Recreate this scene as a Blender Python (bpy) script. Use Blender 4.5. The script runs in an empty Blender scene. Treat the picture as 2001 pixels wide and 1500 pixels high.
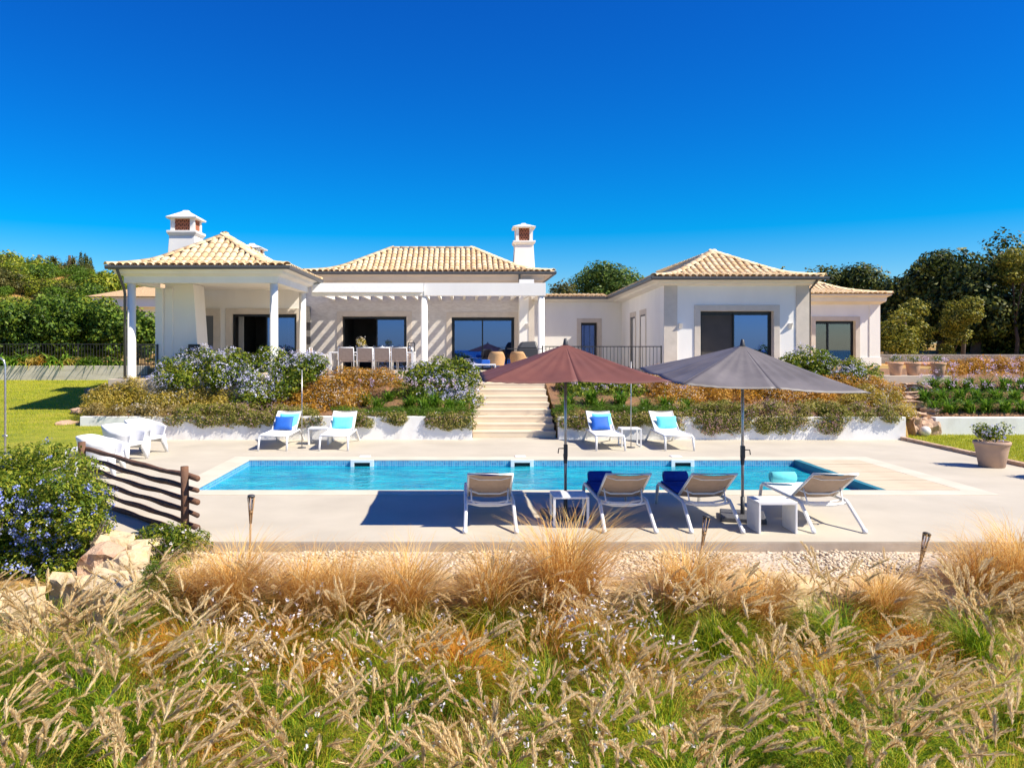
import bpy, bmesh, math, random
import numpy as np
from mathutils import Vector, Matrix
random.seed(7)
rng = np.random.default_rng(7)
C = bpy.context.scene.collection
sc = bpy.context.scene
rad = math.radians
# ------------------------------------------------------------------ camera, sky, sun, exposure
H, F, VX, HY = 2.55, 1520.0, 905.0, 670.0
cam = bpy.data.objects.new('camera', bpy.data.cameras.new('camera'))
C.objects.link(cam)
cam.location = (0, 0, H)
cam.rotation_euler = (rad(90), 0, 0)
cam.data.sensor_width = 36
cam.data.lens = F / 2001 * 36
cam.data.shift_x = (1000.5 - VX) / 2001
cam.data.shift_y = -(750 - HY) / 2001
cam.data.clip_end = 3000
cam.data.clip_start = 0.1
sc.camera = cam
SUN = Vector((0.84, -0.34, 1.0)).normalized()
w = bpy.data.worlds.new("World"); sc.world = w; w.use_nodes = True
nt = w.node_tree; nt.nodes.clear()
sky = nt.nodes.new('ShaderNodeTexSky'); sky.sky_type = 'NISHITA'; sky.sun_disc = False
sky.sun_elevation = math.asin(SUN.z); sky.sun_rotation = math.atan2(SUN.x, SUN.y)
sky.air_density = 1.0; sky.dust_density = 0.25; sky.ozone_density = 8.0
# colour grade of the whole sky: more saturated, measured from its own blue
sp_ = nt.nodes.new('ShaderNodeSeparateColor'); cb_ = nt.nodes.new('ShaderNodeCombineXYZ'); SAT = 1.52
v1 = nt.nodes.new('ShaderNodeVectorMath'); v1.operation = 'SCALE'; v1.inputs['Scale'].default_value = SAT
v2 = nt.nodes.new('ShaderNodeVectorMath'); v2.operation = 'SCALE'; v2.inputs['Scale'].default_value = SAT - 1
v3 = nt.nodes.new('ShaderNodeVectorMath'); v3.operation = 'SUBTRACT'
v4 = nt.nodes.new('ShaderNodeVectorMath'); v4.operation = 'MAXIMUM'; v4.inputs[1].default_value = (0.02, 0.02, 0.02)
bg = nt.nodes.new('ShaderNodeBackground'); bg.inputs['Strength'].default_value = 0.086
wo = nt.nodes.new('ShaderNodeOutputWorld'); L_ = nt.links.new
L_(sky.outputs[0], sp_.inputs[0]); [L_(sp_.outputs[2], cb_.inputs[k]) for k in range(3)]
L_(sky.outputs[0], v1.inputs[0]); L_(cb_.outputs[0], v2.inputs[0]); L_(v1.outputs[0], v3.inputs[0]); L_(v2.outputs[0], v3.inputs[1]); L_(v3.outputs[0], v4.inputs[0])
L_(v4.outputs[0], bg.inputs['Color']); L_(bg.outputs[0], wo.inputs[0])
sl = bpy.data.lights.new('sun', 'SUN'); sl.energy = 4.6; sl.angle = rad(0.53); sl.color = (1.0, 0.91, 0.77)
so = bpy.data.objects.new('sun', sl); C.objects.link(so)
so.rotation_euler = SUN.to_track_quat('Z', 'Y').to_euler(); so.location = (20, -10, 30)
sc.view_settings.view_transform = 'Standard'; sc.view_settings.look = 'None'
sc.view_settings.gamma = 1; sc.view_settings.use_curve_mapping = False
sc.view_settings.exposure = 0.84
sc.cycles.max_bounces = 8; sc.cycles.transparent_max_bounces = 8
sc.cycles.diffuse_bounces = 4

def PX(px, Y): return (px - VX) / F * Y
def PZ(py, Y): return H - (py - HY) / F * Y
def GY(py, z=0.0): return (H - z) * F / (py - HY)
def P(px, py, Y): return (PX(px, Y), Y, PZ(py, Y))

# ------------------------------------------------------------------ materials
def new_mat(name):
    m = bpy.data.materials.new(name); m.use_nodes = True
    n = m.node_tree; b = n.nodes['Principled BSDF']
    return m, n, b
def ramp2(n, fac, c1, c2, p1=0.3, p2=0.7, mid=None):
    r = n.nodes.new('ShaderNodeValToRGB')
    r.color_ramp.elements[0].position = p1; r.color_ramp.elements[0].color = (*c1, 1)
    r.color_ramp.elements[1].position = p2; r.color_ramp.elements[1].color = (*c2, 1)
    if mid:
        e = r.color_ramp.elements.new((p1 + p2) / 2); e.color = (*mid, 1)
    n.links.new(fac, r.inputs['Fac']); return r.outputs['Color']
def tex(n, scale, detail=4, rough=0.55, stretch=None, kind='Noise', coord='Object'):
    tc = n.nodes.new('ShaderNodeTexCoord'); out = tc.outputs[coord]
    if stretch:
        mp = n.nodes.new('ShaderNodeMapping'); mp.inputs['Scale'].default_value = stretch
        n.links.new(out, mp.inputs[0]); out = mp.outputs[0]
    t = n.nodes.new('ShaderNodeTex' + kind); t.inputs['Scale'].default_value = scale
    if kind == 'Noise':
        t.inputs['Detail'].default_value = detail; t.inputs['Roughness'].default_value = rough
    n.links.new(out, t.inputs['Vector']); return t
def bump(n, b, h, strength=0.3, dist=0.02, prev=None):
    bp = n.nodes.new('ShaderNodeBump'); bp.inputs['Strength'].default_value = strength; bp.inputs['Distance'].default_value = dist
    n.links.new(h, bp.inputs['Height'])
    if prev is not None: n.links.new(prev, bp.inputs['Normal'])
    if b is not None: n.links.new(bp.outputs[0], b.inputs['Normal'])
    return bp.outputs[0]
def M(name, c1, c2=None, scale=3, rough=0.7, bscale=None, bstr=0.3, bdist=0.01, metal=0, stretch=None, p=(0.3, 0.7), mid=None, spec=0.5, coord='Object'):
    m, n, b = new_mat(name)
    b.inputs['Roughness'].default_value = rough; b.inputs['Metallic'].default_value = metal
    b.inputs['Specular IOR Level'].default_value = spec
    b.inputs['Base Color'].default_value = (*c1, 1)
    if c2:
        t = tex(n, scale, stretch=stretch, coord=coord)
        n.links.new(ramp2(n, t.outputs['Fac'], c1, c2, p[0], p[1], mid), b.inputs['Base Color'])
    if bscale:
        t2 = tex(n, bscale, 5, 0.6, stretch=stretch, coord=coord); bump(n, b, t2.outputs['Fac'], bstr, bdist)
    return m
def leaf_mat(name, cols, trans=0.35, rough=0.5, nscale=1.2, namp=0.35, gloss=0.25):
    """foliage: colour from each leaf's own random value plus a slow drift over the plant"""
    m, n, b = new_mat(name)
    g = n.nodes.new('ShaderNodeNewGeometry'); t = tex(n, nscale, 2)
    a = n.nodes.new('ShaderNodeMath'); a.operation = 'MULTIPLY_ADD'
    n.links.new(t.outputs['Fac'], a.inputs[0]); a.inputs[1].default_value = namp * 2; a.inputs[2].default_value = -namp
    s = n.nodes.new('ShaderNodeMath'); s.operation = 'ADD'; n.links.new(g.outputs['Random Per Island'], s.inputs[0]); n.links.new(a.outputs[0], s.inputs[1])
    r = n.nodes.new('ShaderNodeValToRGB'); el = r.color_ramp.elements
    el[0].color = (*cols[0], 1); el[0].position = 0.0; el[1].color = (*cols[-1], 1); el[1].position = 1.0
    for i, c in enumerate(cols[1:-1]):
        e = el.new((i + 1) / (len(cols) - 1)); e.color = (*c, 1)
    n.links.new(s.outputs[0], r.inputs['Fac']); n.links.new(r.outputs[0], b.inputs['Base Color'])
    b.inputs['Roughness'].default_value = rough; b.inputs['Specular IOR Level'].default_value = gloss
    tr = n.nodes.new('ShaderNodeBsdfTranslucent'); mx = n.nodes.new('ShaderNodeMixShader'); mx.inputs[0].default_value = trans
    n.links.new(r.outputs[0], tr.inputs['Color']); n.links.new(b.outputs[0], mx.inputs[1]); n.links.new(tr.outputs[0], mx.inputs[2])
    n.links.new(mx.outputs[0], n.nodes['Material Output'].inputs['Surface'])
    return m

WHITE = M('white_render', (0.88, 0.855, 0.79), (0.80, 0.775, 0.715), 1.3, 0.85, 60, 0.2, 0.006, stretch=(1, 1, .35), p=(0.35, 0.8))
GWALL = M('garden_wall_render', (0.82, 0.81, 0.77), (0.60, 0.56, 0.50), 2.6, 0.85, 45, 0.25, 0.006, p=(0.5, 0.9), stretch=(1, 1, .5))
STONE = M('stone_trim', (0.68, 0.60, 0.50), (0.58, 0.51, 0.42), 3, 0.8, 40, 0.2, 0.004)
STRIP = M('split_stone', (0.72, 0.68, 0.62), (0.58, 0.53, 0.47), 6, 0.85, 30, 0.3, 0.006, stretch=(1, 1, 3))
DECK = M('deck_microcement', (0.55, 0.495, 0.39), (0.43, 0.385, 0.30), 0.8, 0.7, 90, 0.1, 0.002, p=(0.25, 0.8))
EDGE = M('deck_edge_concrete', (0.52, 0.44, 0.35), (0.36, 0.29, 0.22), 2.5, 0.9, 30, 0.3, 0.01)
COPE = M('coping_stone', (0.65, 0.58, 0.46), (0.56, 0.49, 0.38), 1.8, 0.7, 60, 0.12, 0.003)
STEP = M('step_stone', (0.76, 0.64, 0.47), (0.68, 0.56, 0.41), 2.0, 0.75, 50, 0.12, 0.003)
TERR = M('terrace_paving', (0.62, 0.52, 0.40), (0.52, 0.43, 0.33), 1.2, 0.8)
TILE_, tn, tb = new_mat('clay_tile')
_oi = tn.nodes.new('ShaderNodeObjectInfo'); _g = tn.nodes.new('ShaderNodeNewGeometry')
_a = tn.nodes.new('ShaderNodeMath'); _a.operation = 'ADD'; tn.links.new(_oi.outputs['Random'], _a.inputs[0]); tn.links.new(_g.outputs['Random Per Island'], _a.inputs[1])
_f = tn.nodes.new('ShaderNodeMath'); _f.operation = 'FRACT'; tn.links.new(_a.outputs[0], _f.inputs[0])
_n = tex(tn, 9, 4); _mx = tn.nodes.new('ShaderNodeMath'); _mx.operation = 'MULTIPLY_ADD'; tn.links.new(_n.outputs['Fac'], _mx.inputs[0]); _mx.inputs[1].default_value = 0.5; tn.links.new(_f.outputs[0], _mx.inputs[2])
_r = ramp2(tn, _mx.outputs[0], (0.80, 0.61, 0.36), (0.71, 0.48, 0.25), 0.2, 1.35, (0.82, 0.64, 0.40)); tn.links.new(_r, tb.inputs['Base Color']); tb.inputs['Roughness'].default_value = 0.8
TILE = TILE_
PAN = M('tile_pan', (0.60, 0.44, 0.28), (0.50, 0.34, 0.20), 4, 0.9)
GUT = M('gutter_metal', (0.085, 0.085, 0.085), None, rough=0.45)
BLACK = M('black_frame', (0.012, 0.012, 0.013), None, rough=0.35)
IRON = M('black_iron', (0.022, 0.022, 0.024), (0.035, 0.033, 0.03), 20, 0.5)
ALU = M('white_aluminium', (0.80, 0.80, 0.79), (0.74, 0.74, 0.73), 12, 0.35)
MESHF = M('white_mesh_fabric', (0.74, 0.72, 0.69), (0.68, 0.66, 0.63), 30, 0.8, 300, 0.3, 0.002)
TAUPE = M('taupe_mesh_fabric', (0.40, 0.30, 0.24), (0.34, 0.255, 0.20), 14, 0.85, 300, 0.3, 0.002)
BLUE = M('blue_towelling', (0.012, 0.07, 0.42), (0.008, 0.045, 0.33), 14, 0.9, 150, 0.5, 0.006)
ROYAL = M('royal_blue_cushion', (0.01, 0.12, 0.52), (0.01, 0.10, 0.44), 10, 0.7, 90, 0.2, 0.004)
CYAN = M('turquoise_fabric', (0.16, 0.70, 0.74), (0.12, 0.62, 0.68), 12, 0.9, 140, 0.5, 0.006)
NAVY = M('navy_piping', (0.015, 0.03, 0.10), None, rough=0.8)
STEEL = M('brushed_pole', (0.52, 0.52, 0.53), (0.40, 0.40, 0.41), 20, 0.35, metal=0.8)
DGREY = M('dark_plastic', (0.045, 0.047, 0.05), None, rough=0.5)
RUBB = M('granite_base', (0.11, 0.11, 0.115), (0.06, 0.06, 0.065), 40, 0.6)
MAROON = M('maroon_canvas', (0.165, 0.055, 0.038), (0.12, 0.040, 0.030), 3, 0.65, 220, 0.25, 0.002)
GREYC = M('streaked_grey_canvas', (0.185, 0.165, 0.16), (0.095, 0.085, 0.083), 1.6, 0.5, 220, 0.25, 0.002)  # paler streaks painted into the grey cloth as highlights
WOOD = M('weathered_wood', (0.20, 0.095, 0.05), (0.09, 0.05, 0.032), 6, 0.85, 14, 0.6, 0.02, stretch=(1, 1, 1))
PLANK = M('pale_decking', (0.64, 0.52, 0.36), (0.46, 0.36, 0.24), 2.2, 0.8, 12, 0.3, 0.004, stretch=(0.5, 5, 5), mid=(0.58, 0.48, 0.34))
TERRA = M('terracotta', (0.60, 0.36, 0.22), (0.48, 0.29, 0.19), 3, 0.85, 30, 0.2, 0.006)
SANDT = M('sandy_terracotta', (0.50, 0.33, 0.23), (0.38, 0.26, 0.19), 3.5, 0.85, 30, 0.25, 0.006)
GRILLE = M('red_brick_grille', (0.58, 0.22, 0.12), (0.48, 0.17, 0.09), 10, 0.8)
DARK = M('dark_void', (0.02, 0.018, 0.016), None, rough=0.9)
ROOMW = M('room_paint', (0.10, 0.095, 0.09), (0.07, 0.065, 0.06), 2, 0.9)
CURT = M('curtain', (0.62, 0.60, 0.56), None, rough=0.9)
BLIND = M('insect_screen', (0.075, 0.068, 0.06), (0.055, 0.05, 0.045), 2, 0.8)
RATTAN = M('tan_rattan', (0.56, 0.33, 0.15), (0.44, 0.25, 0.11), 25, 0.8, 90, 0.5, 0.008)
SOIL = M('garden_soil', (0.30, 0.15, 0.07), (0.15, 0.085, 0.045), 5, 0.95, 18, 0.8, 0.05)
BARK = M('bark', (0.12, 0.085, 0.06), (0.07, 0.05, 0.035), 6, 0.95, 18, 0.6, 0.03)
ROCKM = M('limestone', (0.60, 0.45, 0.23), (0.38, 0.26, 0.12), 2.2, 0.9, 7, 0.7, 0.05, mid=(0.60, 0.47, 0.30))
ROCKR = M('red_sandstone', (0.50, 0.32, 0.20), (0.33, 0.17, 0.10), 3, 0.9, 8, 0.7, 0.05, mid=(0.52, 0.36, 0.24))
GLOBE = M('white_globe', (0.78, 0.72, 0.64), None, rough=0.4)
PLASTW = M('white_plastic', (0.70, 0.70, 0.70), None, rough=0.4)
BAMB = M('bamboo', (0.42, 0.25, 0.11), (0.30, 0.17, 0.07), 9, 0.6)
PEB = M('gravel_pebble', (0.62, 0.54, 0.44), (0.40, 0.34, 0.28), 5, 0.9, 30, 0.4, 0.01)
LAWN = M('lawn_grass', (0.40, 0.36, 0.04), (0.20, 0.25, 0.012), 1.3, 0.9, 120, 0.9, 0.03, p=(0.3, 0.68), stretch=(1, 2.2, 1), mid=(0.33, 0.35, 0.014))

# coated glass: dark tint seen through, strong sky reflection
def glass_mat(name, refl=0.42, tint=(0.42, 0.62, 1.0), see=0.5):
    m, n, b = new_mat(name); n.nodes.remove(b)
    gl = n.nodes.new('ShaderNodeBsdfGlossy'); gl.inputs['Roughness'].default_value = 0.015; gl.inputs['Color'].default_value = (*tint, 1)
    tr = n.nodes.new('ShaderNodeBsdfTransparent'); tr.inputs['Color'].default_value = (see, see, see * 1.05, 1)
    fr = n.nodes.new('ShaderNodeFresnel'); fr.inputs['IOR'].default_value = 1.5
    mr = n.nodes.new('ShaderNodeMapRange'); mr.inputs['To Min'].default_value = refl; mr.inputs['To Max'].default_value = 1.0
    mx = n.nodes.new('ShaderNodeMixShader')
    n.links.new(fr.outputs[0], mr.inputs['Value']); n.links.new(mr.outputs[0], mx.inputs[0]); n.links.new(tr.outputs[0], mx.inputs[1]); n.links.new(gl.outputs[0], mx.inputs[2])
    n.links.new(mx.outputs[0], n.nodes['Material Output'].inputs['Surface']); return m
GLASS = glass_mat('coated_glass', 0.38, (0.20, 0.37, 0.92))
GLASS2 = glass_mat('plain_glass', 0.10, (0.9, 0.95, 1.0), 0.6)
GLASSC = glass_mat('torch_glass', 0.05, (1, 1, 1), 0.85)

# water
WATER, n, b = new_mat('pool_water'); n.nodes.remove(b)
t1 = tex(n, 2.6, 3, 0.6, stretch=(1, 1.3, 1)); t2 = tex(n, 11, 2, 0.5, stretch=(1, 1.6, 1))
n1 = bump(n, None, t1.outputs['Fac'], 0.5, 0.12); n2 = bump(n, None, t2.outputs['Fac'], 0.5, 0.03, n1)
gl = n.nodes.new('ShaderNodeBsdfGlossy'); gl.inputs['Roughness'].default_value = 0.03; n.links.new(n2, gl.inputs['Normal'])
tr = n.nodes.new('ShaderNodeBsdfTransparent'); tr.inputs['Color'].default_value = (0.34, 0.86, 0.93, 1)
df = n.nodes.new('ShaderNodeBsdfDiffuse'); n.links.new(n2, df.inputs['Normal'])
t3 = tex(n, 1.9, 5, 0.68, stretch=(0.6, 1.6, 1))
n.links.new(ramp2(n, t3.outputs['Fac'], (0.0, 0.28, 0.52), (0.03, 0.74, 0.84), 0.32, 0.68), df.inputs['Color'])  # turquoise water tone, with paler streaks painted in as caustic light
ma = n.nodes.new('ShaderNodeMixShader'); ma.inputs[0].default_value = 0.6; n.links.new(tr.outputs[0], ma.inputs[1]); n.links.new(df.outputs[0], ma.inputs[2])
fr = n.nodes.new('ShaderNodeFresnel'); fr.inputs['IOR'].default_value = 1.33; n.links.new(n2, fr.inputs['Normal'])
mx = n.nodes.new('ShaderNodeMixShader'); n.links.new(fr.outputs[0], mx.inputs[0]); n.links.new(ma.outputs[0], mx.inputs[1]); n.links.new(gl.outputs[0], mx.inputs[2])
n.links.new(mx.outputs[0], n.nodes['Material Output'].inputs['Surface'])

# pool mosaic
MOS, n, b = new_mat('blue_mosaic')
br = n.nodes.new('ShaderNodeTexBrick'); br.offset = 0; br.inputs['Scale'].default_value = 1.0
br.inputs['Brick Width'].default_value = 0.05; br.inputs['Row Height'].default_value = 0.05; br.inputs['Mortar Size'].default_value = 0.004
br.inputs['Color1'].default_value = (0.02, 0.20, 0.42, 1); br.inputs['Color2'].default_value = (0.06, 0.38, 0.58, 1); br.inputs['Mortar'].default_value = (0.35, 0.50, 0.58, 1); br.inputs['Bias'].default_value = 0.0
tc = n.nodes.new('ShaderNodeTexCoord'); sx = n.nodes.new('ShaderNodeSeparateXYZ'); cx = n.nodes.new('ShaderNodeCombineXYZ'); ad = n.nodes.new('ShaderNodeMath'); ad.operation = 'ADD'
n.links.new(tc.outputs['Object'], sx.inputs[0]); n.links.new(sx.outputs['X'], ad.inputs[0]); n.links.new(sx.outputs['Y'], ad.inputs[1])
n.links.new(ad.outputs[0], cx.inputs['X']); n.links.new(sx.outputs['Z'], cx.inputs['Y']); n.links.new(cx.outputs[0], br.inputs['Vector'])
n.links.new(br.outputs['Color'], b.inputs['Base Color']); b.inputs['Roughness'].default_value = 0.25
BASIN = M('pool_liner', (0.05, 0.42, 0.62), (0.10, 0.60, 0.75), 2.5, 0.5)
TEAL = M('teal_liner', (0.03, 0.22, 0.28), (0.02, 0.16, 0.22), 3, 0.5)

# foliage
L_PLUMB = leaf_mat('plumbago_leaf', [(0.025, 0.055, 0.006), (0.09, 0.16, 0.012), (0.24, 0.31, 0.022), (0.44, 0.42, 0.05)], 0.45)
L_PLUMB2 = leaf_mat('plumbago_leaf_near', [(0.04, 0.08, 0.008), (0.13, 0.21, 0.015), (0.32, 0.38, 0.03), (0.55, 0.50, 0.06)], 0.45)
L_BLUE = leaf_mat('plumbago_flower', [(0.44, 0.44, 0.74), (0.66, 0.65, 0.84), (0.86, 0.83, 0.88)], 0.3)
L_BLUE2 = leaf_mat('plumbago_flower_near', [(0.20, 0.25, 0.76), (0.38, 0.45, 0.84), (0.62, 0.68, 0.90)], 0.3)
L_GOLD = leaf_mat('gold_foliage', [(0.12, 0.14, 0.012), (0.34, 0.27, 0.03), (0.58, 0.42, 0.06), (0.72, 0.56, 0.16)])
L_RUST = leaf_mat('rust_foliage', [(0.12, 0.11, 0.012), (0.42, 0.19, 0.015), (0.66, 0.32, 0.025), (0.76, 0.50, 0.12)])
L_STRAW = leaf_mat('straw_foliage', [(0.10, 0.09, 0.02), (0.30, 0.22, 0.06), (0.48, 0.35, 0.12), (0.60, 0.48, 0.22)])
L_TINY = leaf_mat('tiny_white_flower', [(0.62, 0.56, 0.48), (0.82, 0.78, 0.72)], 0.2)
L_TRAIL = leaf_mat('trailing_foliage', [(0.06, 0.10, 0.01), (0.20, 0.23, 0.025), (0.36, 0.30, 0.07), (0.52, 0.42, 0.15)])
L_PINK = leaf_mat('pink_bloom', [(0.40, 0.20, 0.22), (0.58, 0.38, 0.40)], 0.3)
L_STRIPG = leaf_mat('bright_green_edging', [(0.05, 0.10, 0.008), (0.10, 0.19, 0.012), (0.18, 0.28, 0.02)])
L_AGA = leaf_mat('agapanthus_leaf', [(0.04, 0.11, 0.008), (0.11, 0.24, 0.015), (0.30, 0.44, 0.04)])
L_LILAC = leaf_mat('lilac_flower', [(0.60, 0.38, 0.58), (0.82, 0.68, 0.80)], 0.3)
L_HEDGE = leaf_mat('hedge_leaf', [(0.015, 0.04, 0.005), (0.05, 0.11, 0.010), (0.13, 0.22, 0.02), (0.27, 0.36, 0.04)], nscale=0.35, namp=0.45)
L_HILL = leaf_mat('hill_shrub_leaf', [(0.04, 0.08, 0.008), (0.13, 0.19, 0.012), (0.30, 0.34, 0.02), (0.46, 0.44, 0.05)], nscale=0.15, namp=0.5)
L_HILL2 = leaf_mat('olive_shrub_leaf', [(0.03, 0.04, 0.010), (0.08, 0.09, 0.02), (0.16, 0.15, 0.03), (0.24, 0.20, 0.06)], nscale=0.15, namp=0.5)
L_OAK = leaf_mat('oak_leaf', [(0.010, 0.022, 0.005), (0.035, 0.058, 0.010), (0.11, 0.14, 0.02), (0.26, 0.26, 0.05)], 0.2, nscale=0.25, namp=0.4)
L_OLIVE = leaf_mat('olive_leaf', [(0.05, 0.07, 0.012), (0.15, 0.17, 0.02), (0.32, 0.30, 0.03), (0.48, 0.40, 0.07)], 0.3, nscale=0.4)
L_ASH = leaf_mat('broad_leaf', [(0.02, 0.045, 0.008), (0.05, 0.10, 0.012), (0.12, 0.19, 0.025), (0.20, 0.27, 0.05)], 0.3, nscale=0.4)
G_BLADE = leaf_mat('fountain_blade', [(0.04, 0.11, 0.006), (0.14, 0.29, 0.010), (0.36, 0.46, 0.015), (0.66, 0.52, 0.05)], 0.35, nscale=0.9, namp=0.5)
G_HEAD = leaf_mat('seed_plume', [(0.66, 0.46, 0.21), (0.86, 0.68, 0.37), (0.94, 0.83, 0.54)], 0.45, 0.8, nscale=1.0)
G_FEATH = leaf_mat('feather_blade', [(0.52, 0.24, 0.05), (0.70, 0.40, 0.10), (0.80, 0.56, 0.20), (0.84, 0.68, 0.34)], 0.35, 0.6, nscale=1.5, namp=0.3)
G_DRY = leaf_mat('dry_blade', [(0.34, 0.20, 0.05), (0.58, 0.38, 0.12), (0.74, 0.56, 0.28)], 0.3, 0.8)
G_WHITE = leaf_mat('gaura_flower', [(0.72, 0.62, 0.60), (0.84, 0.82, 0.80)], 0.3)
G_STEM = leaf_mat('gaura_stem', [(0.14, 0.12, 0.03), (0.36, 0.16, 0.05), (0.46, 0.22, 0.07)], 0.2)

# ------------------------------------------------------------------ mesh helpers
class MB:
    def __init__(s): s.v = []; s.f = []; s.m = []; s.sm = []
    def add(s, vs, fs, m=0, smooth=False):
        o = len(s.v); s.v += [tuple(v) for v in vs]
        for f in fs: s.f.append(tuple(i + o for i in f)); s.m.append(m); s.sm.append(smooth)
        return s
    def box(s, a, b, m=0):
        (x0, y0, z0), (x1, y1, z1) = a, b
        x0, x1 = min(x0, x1), max(x0, x1); y0, y1 = min(y0, y1), max(y0, y1); z0, z1 = min(z0, z1), max(z0, z1)
        return s.add([(x0, y0, z0), (x1, y0, z0), (x1, y1, z0), (x0, y1, z0), (x0, y0, z1), (x1, y0, z1), (x1, y1, z1), (x0, y1, z1)],
                     [(0, 3, 2, 1), (4, 5, 6, 7), (0, 1, 5, 4), (1, 2, 6, 5), (2, 3, 7, 6), (3, 0, 4, 7)], m)
    def prism(s, pts, z0, z1, m=0):
        n = len(pts); vs = [(x, y, z0) for x, y in pts] + [(x, y, z1) for x, y in pts]
        return s.add(vs, [tuple(range(n))[::-1], tuple(range(n, 2 * n))] + [(i, (i + 1) % n, n + (i + 1) % n, n + i) for i in range(n)], m)
    def tube(s, pts, r, n=8, m=0, cap=True, smooth=True, flat=None):
        pts = [Vector(p) for p in pts]; k = len(pts); rs = r if isinstance(r, (list, tuple)) else [r] * k
        vs = []; prev = None
        for i, p in enumerate(pts):
            d = (pts[min(i + 1, k - 1)] - pts[max(i - 1, 0)]).normalized()
            if prev is None:
                u = d.cross(Vector((0, 0, 1)));
                if u.length < 1e-3: u = d.cross(Vector((1, 0, 0)))
            else: u = prev - d * prev.dot(d)
            u.normalize(); prev = u; v = d.cross(u)
            for j in range(n):
                a = 2 * math.pi * (j + 0.5 * (n == 4)) / n
                fu = flat if flat else 1
                vs.append(p + (u * math.cos(a) * fu + v * math.sin(a)) * rs[i])
        fs = [(i * n + j, i * n + (j + 1) % n, (i + 1) * n + (j + 1) % n, (i + 1) * n + j) for i in range(k - 1) for j in range(n)]
        if cap: fs += [tuple(range(n))[::-1], tuple(range((k - 1) * n, k * n))]
        return s.add(vs, fs, m, smooth and n > 4)
    def lathe(s, prof, c=(0, 0, 0), n=24, m=0, smooth=True):
        vs = []; k = len(prof)
        for r, z in prof:
            for j in range(n):
                a = 2 * math.pi * j / n; vs.append((c[0] + r * math.cos(a), c[1] + r * math.sin(a), c[2] + z))
        fs = [(i * n + j, i * n + (j + 1) % n, (i + 1) * n + (j + 1) % n, (i + 1) * n + j) for i in range(k - 1) for j in range(n)]
        fs += [tuple(range(n))[::-1], tuple(range((k - 1) * n, k * n))]
        return s.add(vs, fs, m, smooth)
    def mesh(s, name, mats):
        me = bpy.data.meshes.new(name); me.from_pydata(s.v, [], s.f)
        mats = mats if isinstance(mats, (list, tuple)) else [mats]
        for x in mats: me.materials.append(x)
        me.polygons.foreach_set('material_index', s.m); me.polygons.foreach_set('use_smooth', s.sm); me.update(); return me

def obj(name, me, parent=None, loc=None, kind=None):
    o = bpy.data.objects.new(name, me); C.objects.link(o)
    if parent: o.parent = parent
    if loc is not None: o.location = loc
    if kind: o['kind'] = kind
    return o
def part(name, mb, mats, parent=None, kind=None, bevel=0, label=None):
    o = obj(name, mb.mesh(name, mats), parent, kind=kind)
    if bevel:
        m = o.modifiers.new('bevel', 'BEVEL'); m.width = bevel; m.segments = 2; m.limit_method = 'ANGLE'
    if label: o['label'] = label
    return o
def tag(o, label, cat, group=None):
    o['label'] = label; o['category'] = cat
    if group: o['group'] = group
    return o
def thing(name, label, cat, group=None, loc=(0, 0, 0), rz=0):
    o = obj(name, None, None, loc); o.rotation_euler.z = rz; o.empty_display_size = 0.2
    return tag(o, label, cat, group)
def dup(root, loc, rz, label, group=None, scale=None):
    r = root.copy(); C.objects.link(r); r.location = loc; r.rotation_euler.z = rz; r['label'] = label
    if group: r['group'] = group
    if scale: r.scale = (scale,) * 3
    for ch in list(root.children):
        c = ch.copy(); C.objects.link(c); c.parent = r
        for g in list(ch.children):
            d = g.copy(); C.objects.link(d); d.parent = c
    return r
def struct(name, mb, mats, bevel=0): return part(name, mb, mats, None, 'structure', bevel)

def np_mesh(name, V, nper, mats, midx=None):
    me = bpy.data.meshes.new(name); nv = len(V); nf = nv // nper
    me.vertices.add(nv); me.vertices.foreach_set('co', np.ascontiguousarray(V, dtype=np.float32).ravel())
    me.loops.add(nv); me.loops.foreach_set('vertex_index', np.arange(nv, dtype=np.int32))
    me.polygons.add(nf); me.polygons.foreach_set('loop_start', np.arange(0, nv, nper, dtype=np.int32)); me.polygons.foreach_set('loop_total', np.full(nf, nper, dtype=np.int32))
    if midx is not None: me.polygons.foreach_set('material_index', midx.astype(np.int32))
    for x in (mats if isinstance(mats, (list, tuple)) else [mats]): me.materials.append(x)
    me.update(calc_edges=True); return me
def idx_mesh(name, V, Fq, mats, midx=None):
    me = bpy.data.meshes.new(name); nf, k = Fq.shape
    me.vertices.add(len(V)); me.vertices.foreach_set('co', np.ascontiguousarray(V, dtype=np.float32).ravel())
    me.loops.add(nf * k); me.loops.foreach_set('vertex_index', Fq.astype(np.int32).ravel())
    me.polygons.add(nf); me.polygons.foreach_set('loop_start', np.arange(0, nf * k, k, dtype=np.int32)); me.polygons.foreach_set('loop_total', np.full(nf, k, dtype=np.int32))
    if midx is not None: me.polygons.foreach_set('material_index', midx.astype(np.int32))
    for x in (mats if isinstance(mats, (list, tuple)) else [mats]): me.materials.append(x)
    me.update(calc_edges=True); return me
def unit(a): return a / (np.linalg.norm(a, axis=1, keepdims=True) + 1e-9)
def leaves(Pt, N, size, asp=0.5):
    n = len(Pt); r = rng.normal(size=(n, 3)); N = unit(N); T = unit(np.cross(N, r)); B = np.cross(N, T)
    s = (size if np.ndim(size) else np.full(n, size))[:, None]
    T = T * s * 0.5; B = B * s * 0.5 * asp
    return np.stack([Pt - T, Pt + B - T * 0.1 + N * s * 0.08, Pt + T, Pt - B - T * 0.1 + N * s * 0.08], 1).reshape(-1, 3)
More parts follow.
